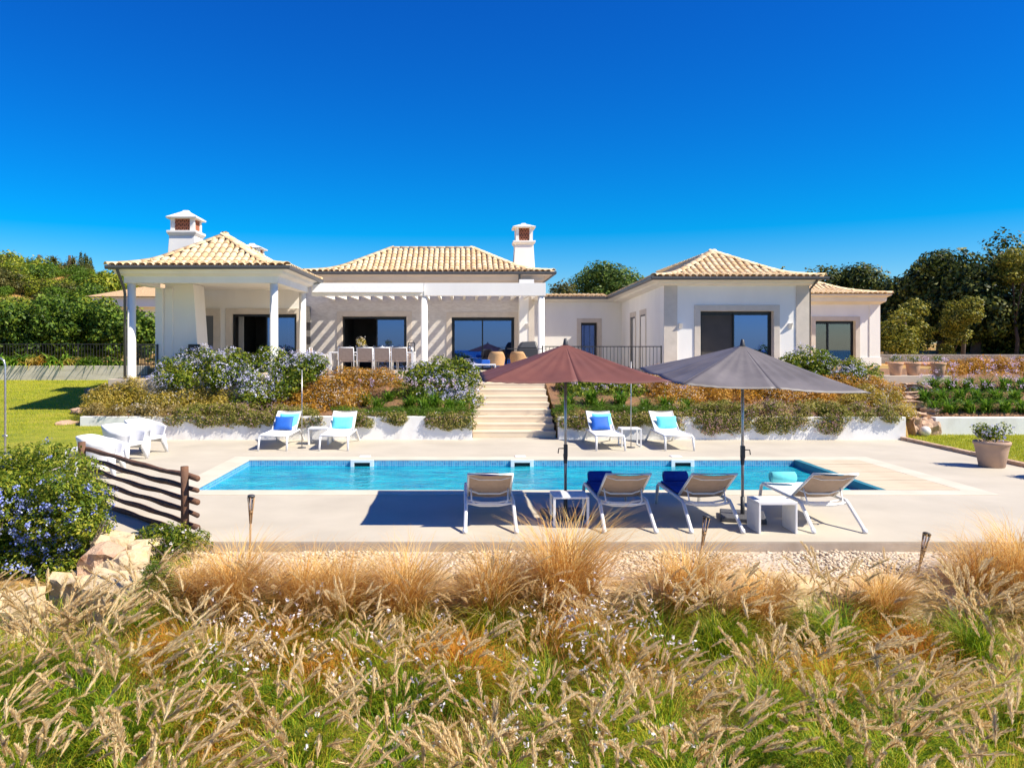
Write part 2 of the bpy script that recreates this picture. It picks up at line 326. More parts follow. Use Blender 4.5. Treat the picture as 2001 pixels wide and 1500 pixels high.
def blob_points(blobs, n, shell=0.16, lump=0.14, zmin=None):
    bl = np.array(blobs, dtype=float); a = (bl[:, 3] * bl[:, 4] + bl[:, 3] * bl[:, 5] + bl[:, 4] * bl[:, 5]); p = a / a.sum()
    k = rng.choice(len(bl), n, p=p); d = unit(rng.normal(size=(n, 3))); c = bl[k]
    ph = c[:, 0:3] * 3.1
    lum = 1 + lump * (np.sin(d[:, 0] * 5 + ph[:, 0]) * np.sin(d[:, 1] * 5 + ph[:, 1]) + np.sin(d[:, 2] * 6 + ph[:, 2] + d[:, 0] * 3))
    r = (1 - np.abs(rng.normal(0, shell, n))) * lum
    pt = c[:, :3] + d * c[:, 3:6] * r[:, None]
    nrm = unit(d / c[:, 3:6]) + rng.normal(0, 0.45, (n, 3)) + np.array([0, 0, 0.25])
    if zmin is not None:
        ok = pt[:, 2] > zmin; pt, nrm = pt[ok], nrm[ok]
    return pt, nrm
def foliage_mesh(name, blobs, n, size, mats, asp=0.5, nflow=0, fsize=0.03, fk=7, frad=0.05, shell=0.16, lump=0.14, zmin=None, fup=False):
    pt, nr = blob_points(blobs, n, shell, lump, zmin)
    V = leaves(pt, nr, rng.uniform(0.65, 1.3, len(pt)) * size, asp); mi = np.zeros(len(pt))
    if nflow:
        q, qn = blob_points(blobs, nflow * 3, 0.03, lump, zmin)
        cl = np.sin(q[:, 0] * 2.1 + 1) * np.sin(q[:, 2] * 2.9 + q[:, 1]) + rng.normal(0, 0.6, len(q))
        sel = np.argsort(-cl)[:nflow]; q, qn = q[sel], unit(qn[sel])
        q = q + qn * size * 0.35
        q = np.repeat(q, fk, 0) + rng.normal(0, frad * 0.5, (len(q) * fk, 3)); qn = np.repeat(qn, fk, 0) + rng.normal(0, 0.6, (len(q), 3))
        V2 = leaves(q, qn, rng.uniform(0.7, 1.2, len(q)) * fsize, 0.85)
        V = np.concatenate([V, V2]); mi = np.concatenate([mi, np.ones(len(q))])
    return np_mesh(name, V, 4, mats, mi)
def blades(base, az, lean, L, w, droop=0.6, seg=4):
    """curved tapered blades; arrays of length n"""
    n = len(base); ss = np.linspace(0, 1, seg); h = np.stack([np.cos(az), np.sin(az), np.zeros(n)], 1)
    side = np.stack([-np.sin(az), np.cos(az), np.zeros(n)], 1); pts = []
    pos = base.copy(); ang = lean.copy()
    for i in range(seg):
        if i:
            d = h * np.sin(ang)[:, None] + np.array([0, 0, 1.0]) * np.cos(ang)[:, None]
            pos = pos + d * (L / (seg - 1))[:, None]; ang = ang + droop / (seg - 1) * (1 + i * 0.5)
        ww = w * (1 - ss[i] ** 1.6) + 0.0006
        pts += [pos - side * ww[:, None] * 0.5, pos + side * ww[:, None] * 0.5]
    V = np.stack(pts, 1).reshape(-1, 3); b = (np.arange(n) * 2 * seg)[:, None, None]
    q = np.array([[2 * i, 2 * i + 1, 2 * i + 3, 2 * i + 2] for i in range(seg - 1)])[None]
    return V, (b + q).reshape(-1, 4), pos, ang
def cat_meshes(lst):
    Vs, Fs, Ms = [], [], []; o = 0
    for V, Fq, m in lst: Vs.append(V); Fs.append(Fq + o); Ms.append(np.full(len(Fq), m)); o += len(V)
    return np.concatenate(Vs), np.concatenate(Fs), np.concatenate(Ms)
def plumes(base, d, L, r, bris=130):
    """fuzzy curved seed heads: a fine stalk with a dense coat of bristles"""
    n = len(base); d = unit(d); h = d.copy(); h[:, 2] = 0; bend = unit(h) * (L * rng.uniform(.0, .28, n))[:, None] - np.array([0, 0, 1.0]) * (L * rng.uniform(0, .14, n))[:, None]
    u = unit(np.cross(d, rng.normal(size=(n, 3)))); v = np.cross(d, u); tt = np.array([0, .1, .35, .75, 1.0]); rr = np.array([.35, .85, 1.0, .75, .25])
    def axis(i, t): return base[i] + d[i] * (L[i] * t)[:, None] + bend[i] * (t ** 2)[:, None]
    ii = np.arange(n); ring = []
    for t in (0.0, .35, .7, 1.0):
        c_ = axis(ii, np.full(n, t)); q = .30 * np.interp(t, tt, rr)
        for a in (0, 2.094, 4.189): ring.append(c_ + (u * math.cos(a) + v * math.sin(a)) * (r * q)[:, None])
    V = np.stack(ring, 1).reshape(-1, 3); q = np.array([[i * 3 + j, i * 3 + (j + 1) % 3, (i + 1) * 3 + (j + 1) % 3, (i + 1) * 3 + j] for i in range(3) for j in range(3)])
    Fq = ((np.arange(n) * 12)[:, None, None] + q[None]).reshape(-1, 4)
    bi = np.repeat(ii, bris); t = rng.uniform(0, 1, len(bi)); a = rng.uniform(0, 2 * math.pi, len(bi))
    o = u[bi] * np.cos(a)[:, None] + v[bi] * np.sin(a)[:, None]; b0 = axis(bi, t)
    ra = r[bi] * np.interp(t, tt, rr) * rng.uniform(0.6, 1.15, len(bi)); tip = b0 + o * ra[:, None] + d[bi] * (ra * 1.9)[:, None]
    s = np.cross(d[bi], o) * 0.0024; V2 = np.stack([b0 - s * .5, b0 + s * .5, tip + s, tip - s], 1).reshape(-1, 3)
    return [(V, Fq, 0), (V2, np.arange(len(V2)).reshape(-1, 4), 0)]
# ------------------------------------------------------------------ ground
def lawn_h(y): return min(max((y - 17) / 12, 0), 1) * 1.15
def sstep(a, b, t):
    t = min(max((t - a) / (b - a), 0), 1); return t * t * (3 - 2 * t)
def bed_h(y): return min(0.44 + max(y - 20.7, 0) * 0.28, 1.36)
def rbed_h(y): return min(0.42 + max(y - 21.4, 0) * 0.30, 1.56)
def hgt(x, y):
    if y < 9.0: return -0.44 - (9.0 - y) * 0.075 if y > -10 else max(-1.9 - (-10 - y) * .16, -70)
    if y < 9.97: return -0.44 if y < 9.02 else -0.25
    if y < 20.62:
        if x < -8.28: return lawn_h(y) - 0.03 if y > 11 else -0.3
        if x > 11.52: return -0.02
        return -2.4
    if x < -10.25:
        if y < 29.1: return lawn_h(y) - 0.03
        return 1.6 + sstep(36, 100, y) * min(max((-x - 8) / 38, 0), 1) * 9.6 * (1 - 0.3 * sstep(140, 400, y))
    if .22 < x < 2.54 and y < 23.97: return -.3
    if x < 11.8: return bed_h(y) if y < 24 else 1.42
    if y < 21.4: return 0.0
    if y < 26.5: return rbed_h(y)
    return 1.56 + 0.9 * sstep(30, 70, y) * sstep(14, 40, x) * (1 - sstep(150, 500, y))
xs = sorted(set([-1500, -700, -350, -220, -160, -120] + list(range(-100, -24, 4)) + [-24, -21, -18, -15, -12.5, -10.3, -10.25, -10.2, -8.35, -8.28, -8.2, -6, -3, 0, .19, .235, 2.525, 2.57, 3, 6, 9, 11.45, 11.55, 11.75, 11.85, 12.7, 14, 16, 18, 20, 23, 26, 30, 36, 44, 54, 70, 90, 130, 200, 400, 800, 1500]))
ys = sorted(set([-400, -100, -40, -12, -9, 0, 2, 4, 6, 8, 8.97, 9.04, 9.6, 9.95, 10.02, 11, 12.5, 14, 16, 17, 18, 19, 20.0, 20.58, 20.66, 21.0, 21.38, 21.45, 22, 22.8, 23.5, 23.93, 24.0, 24.5, 25.5, 27, 29.05, 29.15, 31, 34, 36] + list(range(38, 132, 4)) + [150, 180, 230, 300, 400, 600, 900, 1500, 2500]))
mb = MB(); vs = [(x, y, hgt(x, y)) for y in ys for x in xs]; nx = len(xs)
mb.add(vs, [(j * nx + i, j * nx + i + 1, (j + 1) * nx + i + 1, (j + 1) * nx + i) for j in range(len(ys) - 1) for i in range(nx - 1)])
GROUND, n, b = new_mat('ochre_earth'); b.inputs['Roughness'].default_value = 0.95
t = tex(n, 0.55, 6, 0.6); t2 = tex(n, 14, 5, 0.65)
n.links.new(ramp2(n, t.outputs['Fac'], (0.44, 0.22, 0.05), (0.15, 0.15, 0.03), 0.35, 0.65, (0.40, 0.25, 0.08)), b.inputs['Base Color']); bump(n, b, t2.outputs['Fac'], 0.8, 0.04)
struct('ground', mb, GROUND)
mb = MB(); mb.add([(-4000, -6000, -55), (4000, -6000, -55), (4000, -250, -55), (-4000, -250, -55)], [(0, 1, 2, 3)]); struct('sea', mb, M('sea_water', (.01, .05, .16), (.012, .07, .20), .02, .25))
def grid_sheet(name, x0, x1, y0, y1, hf, mat, nx=40, ny=30):
    m = MB(); m.add([(x0 + (x1 - x0) * i / nx, y0 + (y1 - y0) * j / ny, hf(x0 + (x1 - x0) * i / nx, y0 + (y1 - y0) * j / ny)) for j in range(ny + 1) for i in range(nx + 1)],
        [(j * (nx + 1) + i, j * (nx + 1) + i + 1, (j + 1) * (nx + 1) + i + 1, (j + 1) * (nx + 1) + i) for j in range(ny) for i in range(nx)], 0, True)
    return struct(name, m, mat)
grid_sheet('lawn', -40, -8.3, 11, 20.6, lambda x, y: lawn_h(y) + 0.03 * math.sin(x * .8) * math.sin(y * .6) + (0.02), LAWN)
grid_sheet('lawn', -40, -10.12, 20.6, 29.0, lambda x, y: lawn_h(y) + 0.02, LAWN)
mb = MB(); mb.box((11.62, 12.6, -0.1), (30, 21.4, 0.05)); struct('lawn', mb, LAWN)
def soil_h(x, y): return (bed_h(y) if x < 11.8 else rbed_h(y)) + 0.03 + 0.035 * math.sin(x * 4.1 + y * 3) * math.sin(y * 5.7 - x)
grid_sheet('planting_bed', -10.1, 0.2, 20.74, 23.72, soil_h, SOIL, 60, 24)
grid_sheet('planting_bed', 2.52, 11.75, 20.74, 23.72, soil_h, SOIL, 60, 24)
grid_sheet('planting_bed', 12.5, 30, 21.42, 29, soil_h, SOIL, 60, 30)

# deck
mb = MB()
mb.box((-8.3, 10.0, -0.5), (11.5, 13.05, 0)); mb.box((-8.3, 17.4, -0.5), (11.5, 20.5, 0))
mb.box((-8.3, 13.05, -0.5), (-5.1, 17.4, 0)); mb.box((9.0, 13.05, -0.5), (11.5, 17.4, 0)); mb.box((0.24, 20.5, -0.5), (2.52, 21.02, 0.0))
deck = struct('pool_deck', mb, [DECK])
mb = MB(); mb.box((-8.25, 9.985, -0.45), (11.45, 9.998, -0.012)); struct('deck_edge', mb, EDGE)
mb = MB(); mb.box((-3.9, 8.95, -0.5), (13, 9.985, -0.13)); struct('gravel_strip_bed', mb, PEB)
# coping
mb = MB(); zt = 0.012
mb.box((-5.1, 13.05, -0.018), (9.0, 13.45, zt)); mb.box((-5.1, 16.94, -0.018), (9.0, 17.4, zt))
mb.box((-5.1, 13.45, -0.018), (-4.66, 16.94, zt)); mb.box((8.6, 13.45, -0.018), (9.0, 16.94, zt))
struct('pool_coping', mb, COPE, 0.006)
# basin
mb = MB(); X0, X1, Y0, Y1, ZB = -4.65, 7.2, 13.46, 16.93, -1.45
def wallq(a, bq, z0, z1, m): mb.add([(a[0], a[1], z0), (bq[0], bq[1], z0), (bq[0], bq[1], z1), (a[0], a[1], z1)], [(0, 1, 2, 3)], m)
for z0, z1, m in ((ZB, -0.30, 0), (-0.30, -0.012, 1)):
    wallq((X0, Y1), (X1, Y1), z0, z1, m); wallq((X0, Y0), (X0, Y1), z0, z1, m); wallq((X1, Y0), (X0, Y0), z0, z1, m)
wallq((X1, Y1), (X1, Y0), ZB, 0.008, 2)
mb.add([(X0, Y0, ZB), (X1, Y0, ZB), (X1, Y1, ZB), (X0, Y1, ZB)], [(0, 1, 2, 3)], 0)
struct('pool_basin', mb, [BASIN, MOS, TEAL])
mb = MB()
for i in range(4): mb.box((X0 + .003, Y0 + .003, ZB + .003), (X0 + 0.45 * (4 - i), Y1 - .003, -0.34 - 0.26 * (3 - i) + 0.0))
struct('pool_steps', mb, BASIN)
mb = MB(); mb.box((7.204, 13.46, -0.2), (7.32, 16.93, 0.012)); struct('pool_end_beam', mb, TEAL)
mb = MB(); k = 120; kk = 40
V = [(X0 + (X1 - X0) * i / k, Y0 + (Y1 - Y0) * j / kk, -0.13 + 0.006 * math.sin(i * .35 + 1.3 * math.sin(j * .4)) * math.sin(j * .5 + .2 * i)) for j in range(kk + 1) for i in range(k + 1)]
mb.add(V, [(j * (k + 1) + i, j * (k + 1) + i + 1, (j + 1) * (k + 1) + i + 1, (j + 1) * (k + 1) + i) for j in range(kk) for i in range(k)], 0, True)
struct('pool_water', mb, WATER)
# cover of planks over the pool end box
cov = thing('plank_cover', 'pale timber plank cover over the box at the right end of the pool', 'deck cover', loc=(7.96, 15.2, 0))
npl = 11; wy = (16.93 - 13.46) / npl
mbp = MB(); mbp.box((-0.635, -wy / 2 + 0.006, -0.03), (0.635, wy / 2 - 0.006, 0.012)); pm = mbp.mesh('plank', PLANK)
for i in range(npl):
    o = obj('plank', pm, cov, (0, 13.46 + wy * (i + .5) - 15.2, random.uniform(-.003, .003)))
    o.rotation_euler = (random.uniform(-.01, .01), random.uniform(-.003, .003), 0)
# skimmers
def skimmer(px, lab):
    x = PX(px, 16.93); t = thing('pool_skimmer', lab, 'skimmer', 'white skimmers in the far pool wall', (x, 16.9, 0))
    m = MB(); m.box((-.25, -.03, -.2), (-.17, .02, .016)); m.box((.17, -.03, -.2), (.25, .02, .016)); m.box((-.17, -.03, -.045), (.17, .02, .016)); m.box((-.17, -.03, -.2), (.17, .02, -.165))
    part('frame', m, ALU, t, bevel=.004); m = MB(); m.box((-.17, -.004, -.165), (.17, .02, -.045)); part('throat', m, DARK, t)
    m = MB(); m.box((-.17, -.012, -.165), (.17, -.006, -.115)); part('weir_flap', m, GLASS2, t)
    m = MB(); m.box((-.12, .42, -.01), (.12, .62, .026)); part('lid', m, ALU, t, bevel=.004)
skimmer(708, 'white skimmer nearest the pool steps end, under the two left loungers')
skimmer(1020, 'white skimmer in the far pool wall straight below the stone steps')
skimmer(1333, 'white skimmer in the far pool wall behind the pole of the grey parasol')
# loose gravel: stuff
ico = []
def pebbles(n, x0, x1, y0, y1, zf, smin, smax):
    t = (1 + 5 ** .5) / 2
    iv = np.array([(-1, t, 0), (1, t, 0), (-1, -t, 0), (1, -t, 0), (0, -1, t), (0, 1, t), (0, -1, -t), (0, 1, -t), (t, 0, -1), (t, 0, 1), (-t, 0, -1), (-t, 0, 1)]) / 1.9
    fi = np.array([(0, 11, 5), (0, 5, 1), (0, 1, 7), (0, 7, 10), (0, 10, 11), (1, 5, 9), (5, 11, 4), (11, 10, 2), (10, 7, 6), (7, 1, 8), (3, 9, 4), (3, 4, 2), (3, 2, 6), (3, 6, 8), (3, 8, 9), (4, 9, 5), (2, 4, 11), (6, 2, 10), (8, 6, 7), (9, 8, 1)])
    c = np.stack([rng.uniform(x0, x1, n), rng.uniform(y0, y1, n), np.zeros(n)], 1); c[:, 2] = zf(c[:, 0], c[:, 1])
    s = rng.uniform(smin, smax, (n, 1)) * rng.uniform(.6, 1.2, (n, 3)); s[:, 2] *= .65
    a = rng.uniform(0, 6.28, n); V = iv[None] * s[:, None] * rng.uniform(.8, 1.15, (n, 12, 1))
    x = V[..., 0] * np.cos(a)[:, None] - V[..., 1] * np.sin(a)[:, None]; y = V[..., 0] * np.sin(a)[:, None] + V[..., 1] * np.cos(a)[:, None]
    V = np.stack([x, y, V[..., 2]], 2) + c[:, None]
    return V.reshape(-1, 3), ((np.arange(n) * 12)[:, None, None] + fi[None]).reshape(-1, 3)
PEBL = leaf_mat('pebbles', [(0.34, 0.26, 0.18), (0.58, 0.47, 0.34), (0.70, 0.60, 0.46)], 0.0, 0.9)
V, Fq = pebbles(14000, -3.9, 12.8, 8.9, 9.97, lambda x, y: -0.125 + 0.012 * np.sin(x * 3), .011, .034)
tag(obj('gravel', idx_mesh('gravel', V, Fq, PEBL), kind='stuff'), 'pale loose gravel strip along the front edge of the pool deck', 'gravel')
V, Fq = pebbles(1500, 11.8, 22, 21.5, 24.5, lambda x, y: 0.45 + (y - 21.4) * .3, .02, .06)
tag(obj('bark_mulch', idx_mesh('bark_mulch', V, Fq, leaf_mat('mulch', [(.30, .12, .05), (.45, .22, .10), (.5, .32, .18)], 0, .95)), kind='stuff'), 'reddish mulch chips in the right hand planting bed', 'mulch')

# ------------------------------------------------------------------ rocks
def rock_mesh(name, mat, seed, cuts=3):
    bm = bmesh.new(); bmesh.ops.create_cube(bm, size=1.0); bmesh.ops.subdivide_edges(bm, edges=bm.edges[:], cuts=cuts, use_grid_fill=True)
    r = random.Random(seed); ph = [r.uniform(0, 6) for _ in range(6)]
    for v in bm.verts:
        c = v.co; l = c.length; c *= (0.62 / l) ** 0.38
        c.x += .09 * math.sin(c.y * 7 + ph[0]) + .05 * math.sin(c.z * 11 + ph[1]); c.y += .08 * math.sin(c.z * 8 + ph[2]) + .05 * math.sin(c.x * 12 + ph[3])
        c.z += .07 * math.sin(c.x * 6 + ph[4]) + .05 * math.sin(c.y * 9 + ph[5]); c += Vector([r.uniform(-.03, .03) for _ in range(3)])
    me = bpy.data.meshes.new(name); bm.to_mesh(me); bm.free(); me.materials.append(mat); return me
def rock(name, label, c, s, mat=ROCKM, seed=0, rz=0, group=None):
    o = obj(name, rock_mesh(name, mat, seed), None, c); o.scale = s; o.rotation_euler = (random.uniform(-.08, .08), random.uniform(-.08, .08), rz)
    return tag(o, label, 'rock', group)
GB = 'limestone boulders edging the gravel'
bl = [(375, 8.75, .62, 'square yellow limestone block beside the small shrub at the wooden fence post'), (470, 8.55, .5, 'pale boulder hidden under the leftmost feather grass tuft'),
      (575, 8.7, .72, 'wide pale boulder between the two leftmost feather grass tufts'), (700, 8.7, .7, 'flat yellow boulder left of the feather grass at the blue shadow'), (840, 8.75, .66, 'pale boulder right of the third feather grass tuft'),
      (965, 8.7, .6, 'boulder in front of the lone lounger, left of the biggest feather grass'), (1225, 8.7, .8, 'low cracked boulder right of the biggest feather grass'), (1345, 8.6, .6, 'boulder under the leaning torch near the grey parasol'),
      (1465, 8.75, .62, 'yellow boulder left of the white upright block'), (1568, 8.7, .82, 'tall white limestone block facing forward among fountain grass'), (1725, 8.7, .95, 'broad yellow boulder in front of the right hand torch'), (1880, 8.7, .8, 'boulder beside the grass at the right edge of the view')]
for i, (px, Y, wd, lab) in enumerate(bl):
    rock('boulder', lab, (PX(px, Y), Y, -0.37 if i != 9 else -.40), (wd * 1.15, .62, .52 if i != 9 else .62), ROCKM, 20 + i, random.uniform(-.15, .15), GB)
rl = [(222, 1062, 9.5, .42, .26, 'brown wedge rock beneath the bottom rail of the wooden fence'), (205, 1085, 9.2, .4, .30, 'shaded rock touching the blue flowering bush'), (238, 1100, 9.15, .42, .30, 'mid rock of the pile by the blue flowering bush'),
      (262, 1070, 9.6, .55, .22, 'flat grey topped rock behind the pile under the fence'), (235, 1150, 8.5, .62, .34, 'large smooth pale rock at the foot of the rock pile'), (165, 1150, 8.9, .5, .36, 'pinkish rock low under the blue flowering bush'), (25, 1190, 8.2, .5, .35, 'rock at the left edge of the view under the bush')]
for i, (px, py, Y, wd, ht, lab) in enumerate(rl):
    rock('rock', lab, (PX(px, Y), Y, PZ(py, Y) - ht * .2), (wd, .5, ht * 1.3), ROCKR if i == 1 else ROCKM, 50 + i, random.uniform(-.5, .5), 'rocks piled under the wooden fence')
rr = [(1808, 838, 21.3, .55, .45, 'big square red sandstone rock behind the white globe'), (1782, 835, 21.25, .3, .5, 'upright slab left of the white globe'), (1790, 812, 21.7, .5, .22, 'long flat stone above the globe rocks'), (1815, 800, 22.0, .5, .16, 'thin flat stone second from the top of the small stack'),
      (1780, 790, 22.3, .6, .2, 'pale stone midway up beside the gold shrub'), (1766, 772, 22.8, .6, .2, 'pale stone near the top by the potted plants step'), (1790, 757, 23.4, .7, .2, 'topmost stone below the terrace slab')]
for i, (px, py, Y, wd, ht, lab) in enumerate(rr):
    rock('rock', lab, (PX(px, Y), Y, PZ(py, Y) - ht * .1), (wd, .5, ht * 1.2), ROCKR if i != 0 else ROCKR, 70 + i, random.uniform(-.4, .4), 'rocks stacked at the right end of the white wall')
for i, (px, py, Y, lab) in enumerate([(140, 826, 21.0, 'flat sandstone on the lawn at the left end of the white wall'), (168, 800, 22.5, 'small sandstone higher up the lawn edge'), (190, 762, 25.5, 'thin stone slab near the left veranda column')]):
    rock('rock', lab, (PX(px, Y), Y, PZ(py, Y) - .05), (.65, .5, .18), ROCKR, 90 + i, .3, 'flat stones on the lawn edge')
m = MB(); m.lathe([(0.001, -.14)] + [(0.14 * math.sin(a), -.14 * math.cos(a)) for a in [math.pi * k / 10 for k in range(1, 10)]] + [(0.001, .14)])
gl = thing('garden_globe', 'small white globe lamp resting on the grass in front of red rock', 'lamp', loc=(PX(1808, 20.9), 20.9, .18)); part('globe', m, GLOBE, gl)
m = MB(); m.lathe([(.05, -.15), (.05, -.11)], n=12); part('collar', m, DGREY, gl)

# garden walls
def wallthing(name, label, boxes, mat, cat='wall', bev=.008):
    m = MB()
    for a, bq in boxes: m.box(a, bq)
    return tag(part(name, m, mat, None, bevel=bev), label, cat)
wallthing('garden_wall', 'low white retaining wall left of the stone steps with plants hanging over it', [((-10.1, 20.5, -.2), (.24, 20.74, .61))], GWALL)
wallthing('garden_wall', 'low white retaining wall right of the stone steps behind the pool', [((2.52, 20.5, -.2), (11.67, 20.74, .60))], GWALL)
wallthing('garden_wall', 'short white wall behind the right lawn and the big clay pot', [((12.88, 21.2, -.1), (30, 21.44, .52))], GWALL)
wallthing('terrace_wall', 'low pale stone wall at the back of the left lawn', [((-17.6, 29.0, .9), (-11.8, 29.3, 1.7))], M('pale_board_wall', (.66, .60, .50), (.50, .45, .36), 2.2, .9, 12, .3, .01, stretch=(.4, 1, 3)))
kb = thing('lawn_kerb', 'sandstone kerb between the pool deck and the right hand lawn', 'kerb', loc=(11.58, 16.7, 0))
y = 12.6
while y < 20.4:
    L = random.uniform(.45, .75); m = MB(); m.box((-.07, y + .01 - 16.7, -.1), (.07 + random.uniform(0, .03), min(y + L, 20.5) - .01 - 16.7, .075 + random.uniform(0, .015))); part('kerb_stone', m, ROCKR, kb, bevel=.012); y += L
# lower retaining face at right bed end return
# ------------------------------------------------------------------ steps
st = thing('garden_steps', 'flight of nine pale stone steps from the pool deck up to the terrace', 'steps', loc=(1.38, 21, 0))
for i in range(9):
    m = MB(); y0 = .3 * i; m.box((-1.12 + .012 * i, y0, 0.002 if i == 0 else .17 * i), (1.12 - .012 * i, 2.95, .17 * (i + 1) - (0 if i < 8 else .004)))
    m.box((-1.13 + .012 * i, y0 - .006, .17 * (i + 1) - .045), (1.13 - .012 * i, y0 - .0005, .17 * (i + 1) - (0 if i < 8 else .004)))
    part('step', m, STEP, st, bevel=.006)
# terrace
T = 1.53
mb = MB(); mb.prism([(-10.0, 21.9), (-4.9, 21.9), (-4.9, 23.74), (.2, 23.74), (.2, 23.96), (2.56, 23.96), (2.56, 23.74), (11.7, 23.74), (12.3, 24.2), (15.2, 24.2), (15.2, 26.6), (19, 34), (19, 44), (-10, 44)], T - .55, T); struct('terrace', mb, [TERR], .01)
# ------------------------------------------------------------------ villa
villa = thing('villa', 'white single storey villa with clay tiled roofs, columned veranda and pergola', 'house', loc=(0, 27, T))
VL = Vector(villa.location)
def vp(name, mb, mats, bevel=0, parent=None, kind=None, label=None):
    """a part of the villa modelled in world coordinates"""
    par = parent or villa; o = part(name, mb, mats, par, kind, bevel, label)
    off = VL
    if par is villa: o.matrix_parent_inverse = Matrix.Translation(-off)
    return o
def ybox(m, x0, x1, z0, z1, Y, th, ops=()):
    """wall in a plane Y with openings (ox0, ox1, oz1)"""
    x = x0
    for a, bq, zt in sorted(ops):
        m.box((x, Y, z0), (a, Y + th, z1)); m.box((a, Y, zt), (bq, Y + th, z1)); x = bq
    m.box((x, Y, z0), (x1, Y + th, z1))
ops = dict(D1=(-8.11, -5.82, 3.57, 27.2), D2=(-4.58, -2.13, 3.56, 29.4), D3=(-.44, 1.95, 3.53, 29.4), D4=(7.68, 10.06, 3.59, 25.2), D5=(15.4, 17.15, 3.52, 34.0), D6=(5.45, 6.22, 3.50, 36.0))
m = MB(); ybox(m, -9.5, -5.56, T, 4.5, 27.2, .3, [(-8.11, -5.82, 3.57)]); vp('wall', m, WHITE, label='veranda back wall')
m = MB(); m.box((-6.2, 27.5, T), (-6.0, 29.4, 4.9)); vp('wall', m, WHITE)
m = MB(); ybox(m, -6.2, 2.6, T, 4.95, 29.4, .3, [(-4.58, -2.13, 3.56), (-.44, 1.95, 3.53)]); vp('wall', m, STRIP, label='split stone wall under the pergola')
m = MB(); m.box((-5.3, 29.7, T), (-5.0, 34.2, 4.95)); m.box((2.3, 29.7, T), (2.6, 34.2, 4.95)); m.box((-5.0, 33.9, T), (2.3, 34.2, 4.95)); vp('wall', m, WHITE)
m = MB(); m.box((2.08, 28.75, T), (2.62, 29.39, 4.9)); vp('wall', m, WHITE, label='white pier at the right end of the pergola')
m = MB(); m.box((2.42, 28.73, T), (2.635, 28.75 - .0, 4.6)); vp('pilaster', m, STONE)
m = MB(); m.box((-9.5, 24.0, T), (-9.28, 27.2, 4.25)); vp('wall', m, WHITE)
m = MB(); m.box((-9.5, 27.5, T), (-9.2, 31.5, 4.5)); vp('wall', m, WHITE)
# link wall + wing
m = MB(); ybox(m, 2.6, 7.32, T, 4.6, 36.0, .3, [(5.45, 6.22, 3.50)]); vp('wall', m, WHITE, label='recessed link wall with a narrow door')
def skew(x, y): return 6.515 + .0745 * (y - 25.2)
m = MB(); ybox(m, 6.515, 11.19, T, 4.6, 25.2, .3, [(7.68, 10.06, 3.59)]); vp('wall', m, WHITE, label='front wall of the right wing')
m = MB(); m.prism([(6.515, 25.5), (6.815, 25.5), (7.62, 36), (7.32, 36)], T, 4.6); vp('wall', m, WHITE)
m = MB(); m.box((10.89, 25.5, T), (11.19, 36, 4.6)); vp('wall', m, WHITE)
m = MB(); ybox(m, 11.19, 18.2, T, 4.6, 34.0, .3, [(15.4, 17.15, 3.52)]); vp('wall', m, WHITE, label='front wall of the far right wing')
m = MB(); m.box((17.9, 34.3, T), (18.2, 41, 4.6)); vp('wall', m, WHITE)
for x0, x1, Y, zt in ((6.50, 6.93, 25.17, 4.42), (10.78, 11.205, 25.17, 4.42), (17.75, 18.215, 33.97, 4.4)):
    m = MB(); m.box((x0, Y, T), (x1, Y + .028, zt)); vp('pilaster', m, STONE if Y < 30 else WHITE, label='stone corner strip')
for a_, b_ in (((6.94, 25.16, T), (7.48, 25.199, T + .35)), ((10.26, 25.16, T), (10.77, 25.199, T + .35)), ((17.36, 33.94, T), (18.25, 33.968, T + .4))):
    m = MB(); m.box(a_, b_); vp('plinth', m, WHITE, .005)
def surround(x0, x1, zt, Y, wd=.19, z0=T):
    m = MB(); y0, y1 = Y - .03, Y - .001
    m.box((x0 - wd, y0, z0), (x0, y1, zt + wd)); m.box((x1, y0, z0), (x1 + wd, y1, zt + wd)); m.box((x0, y0, zt), (x1, y1, zt + wd))
    m.box((x0, y1, z0), (x0 + .012, Y + .2, zt)); m.box((x1 - .012, y1, z0), (x1, Y + .2, zt)); m.box((x0 + .012, y1, zt - .012), (x1 - .012, Y + .2, zt)); vp('door_surround', m, STONE, .004)
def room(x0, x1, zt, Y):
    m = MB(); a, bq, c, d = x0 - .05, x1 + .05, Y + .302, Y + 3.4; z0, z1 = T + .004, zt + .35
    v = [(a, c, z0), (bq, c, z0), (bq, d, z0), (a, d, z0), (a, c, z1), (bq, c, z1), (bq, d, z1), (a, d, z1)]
    m.add(v, [(0, 1, 2, 3), (4, 7, 6, 5), (2, 6, 7, 3), (1, 5, 6, 2), (0, 3, 7, 4)]); vp('room', m, ROOMW)
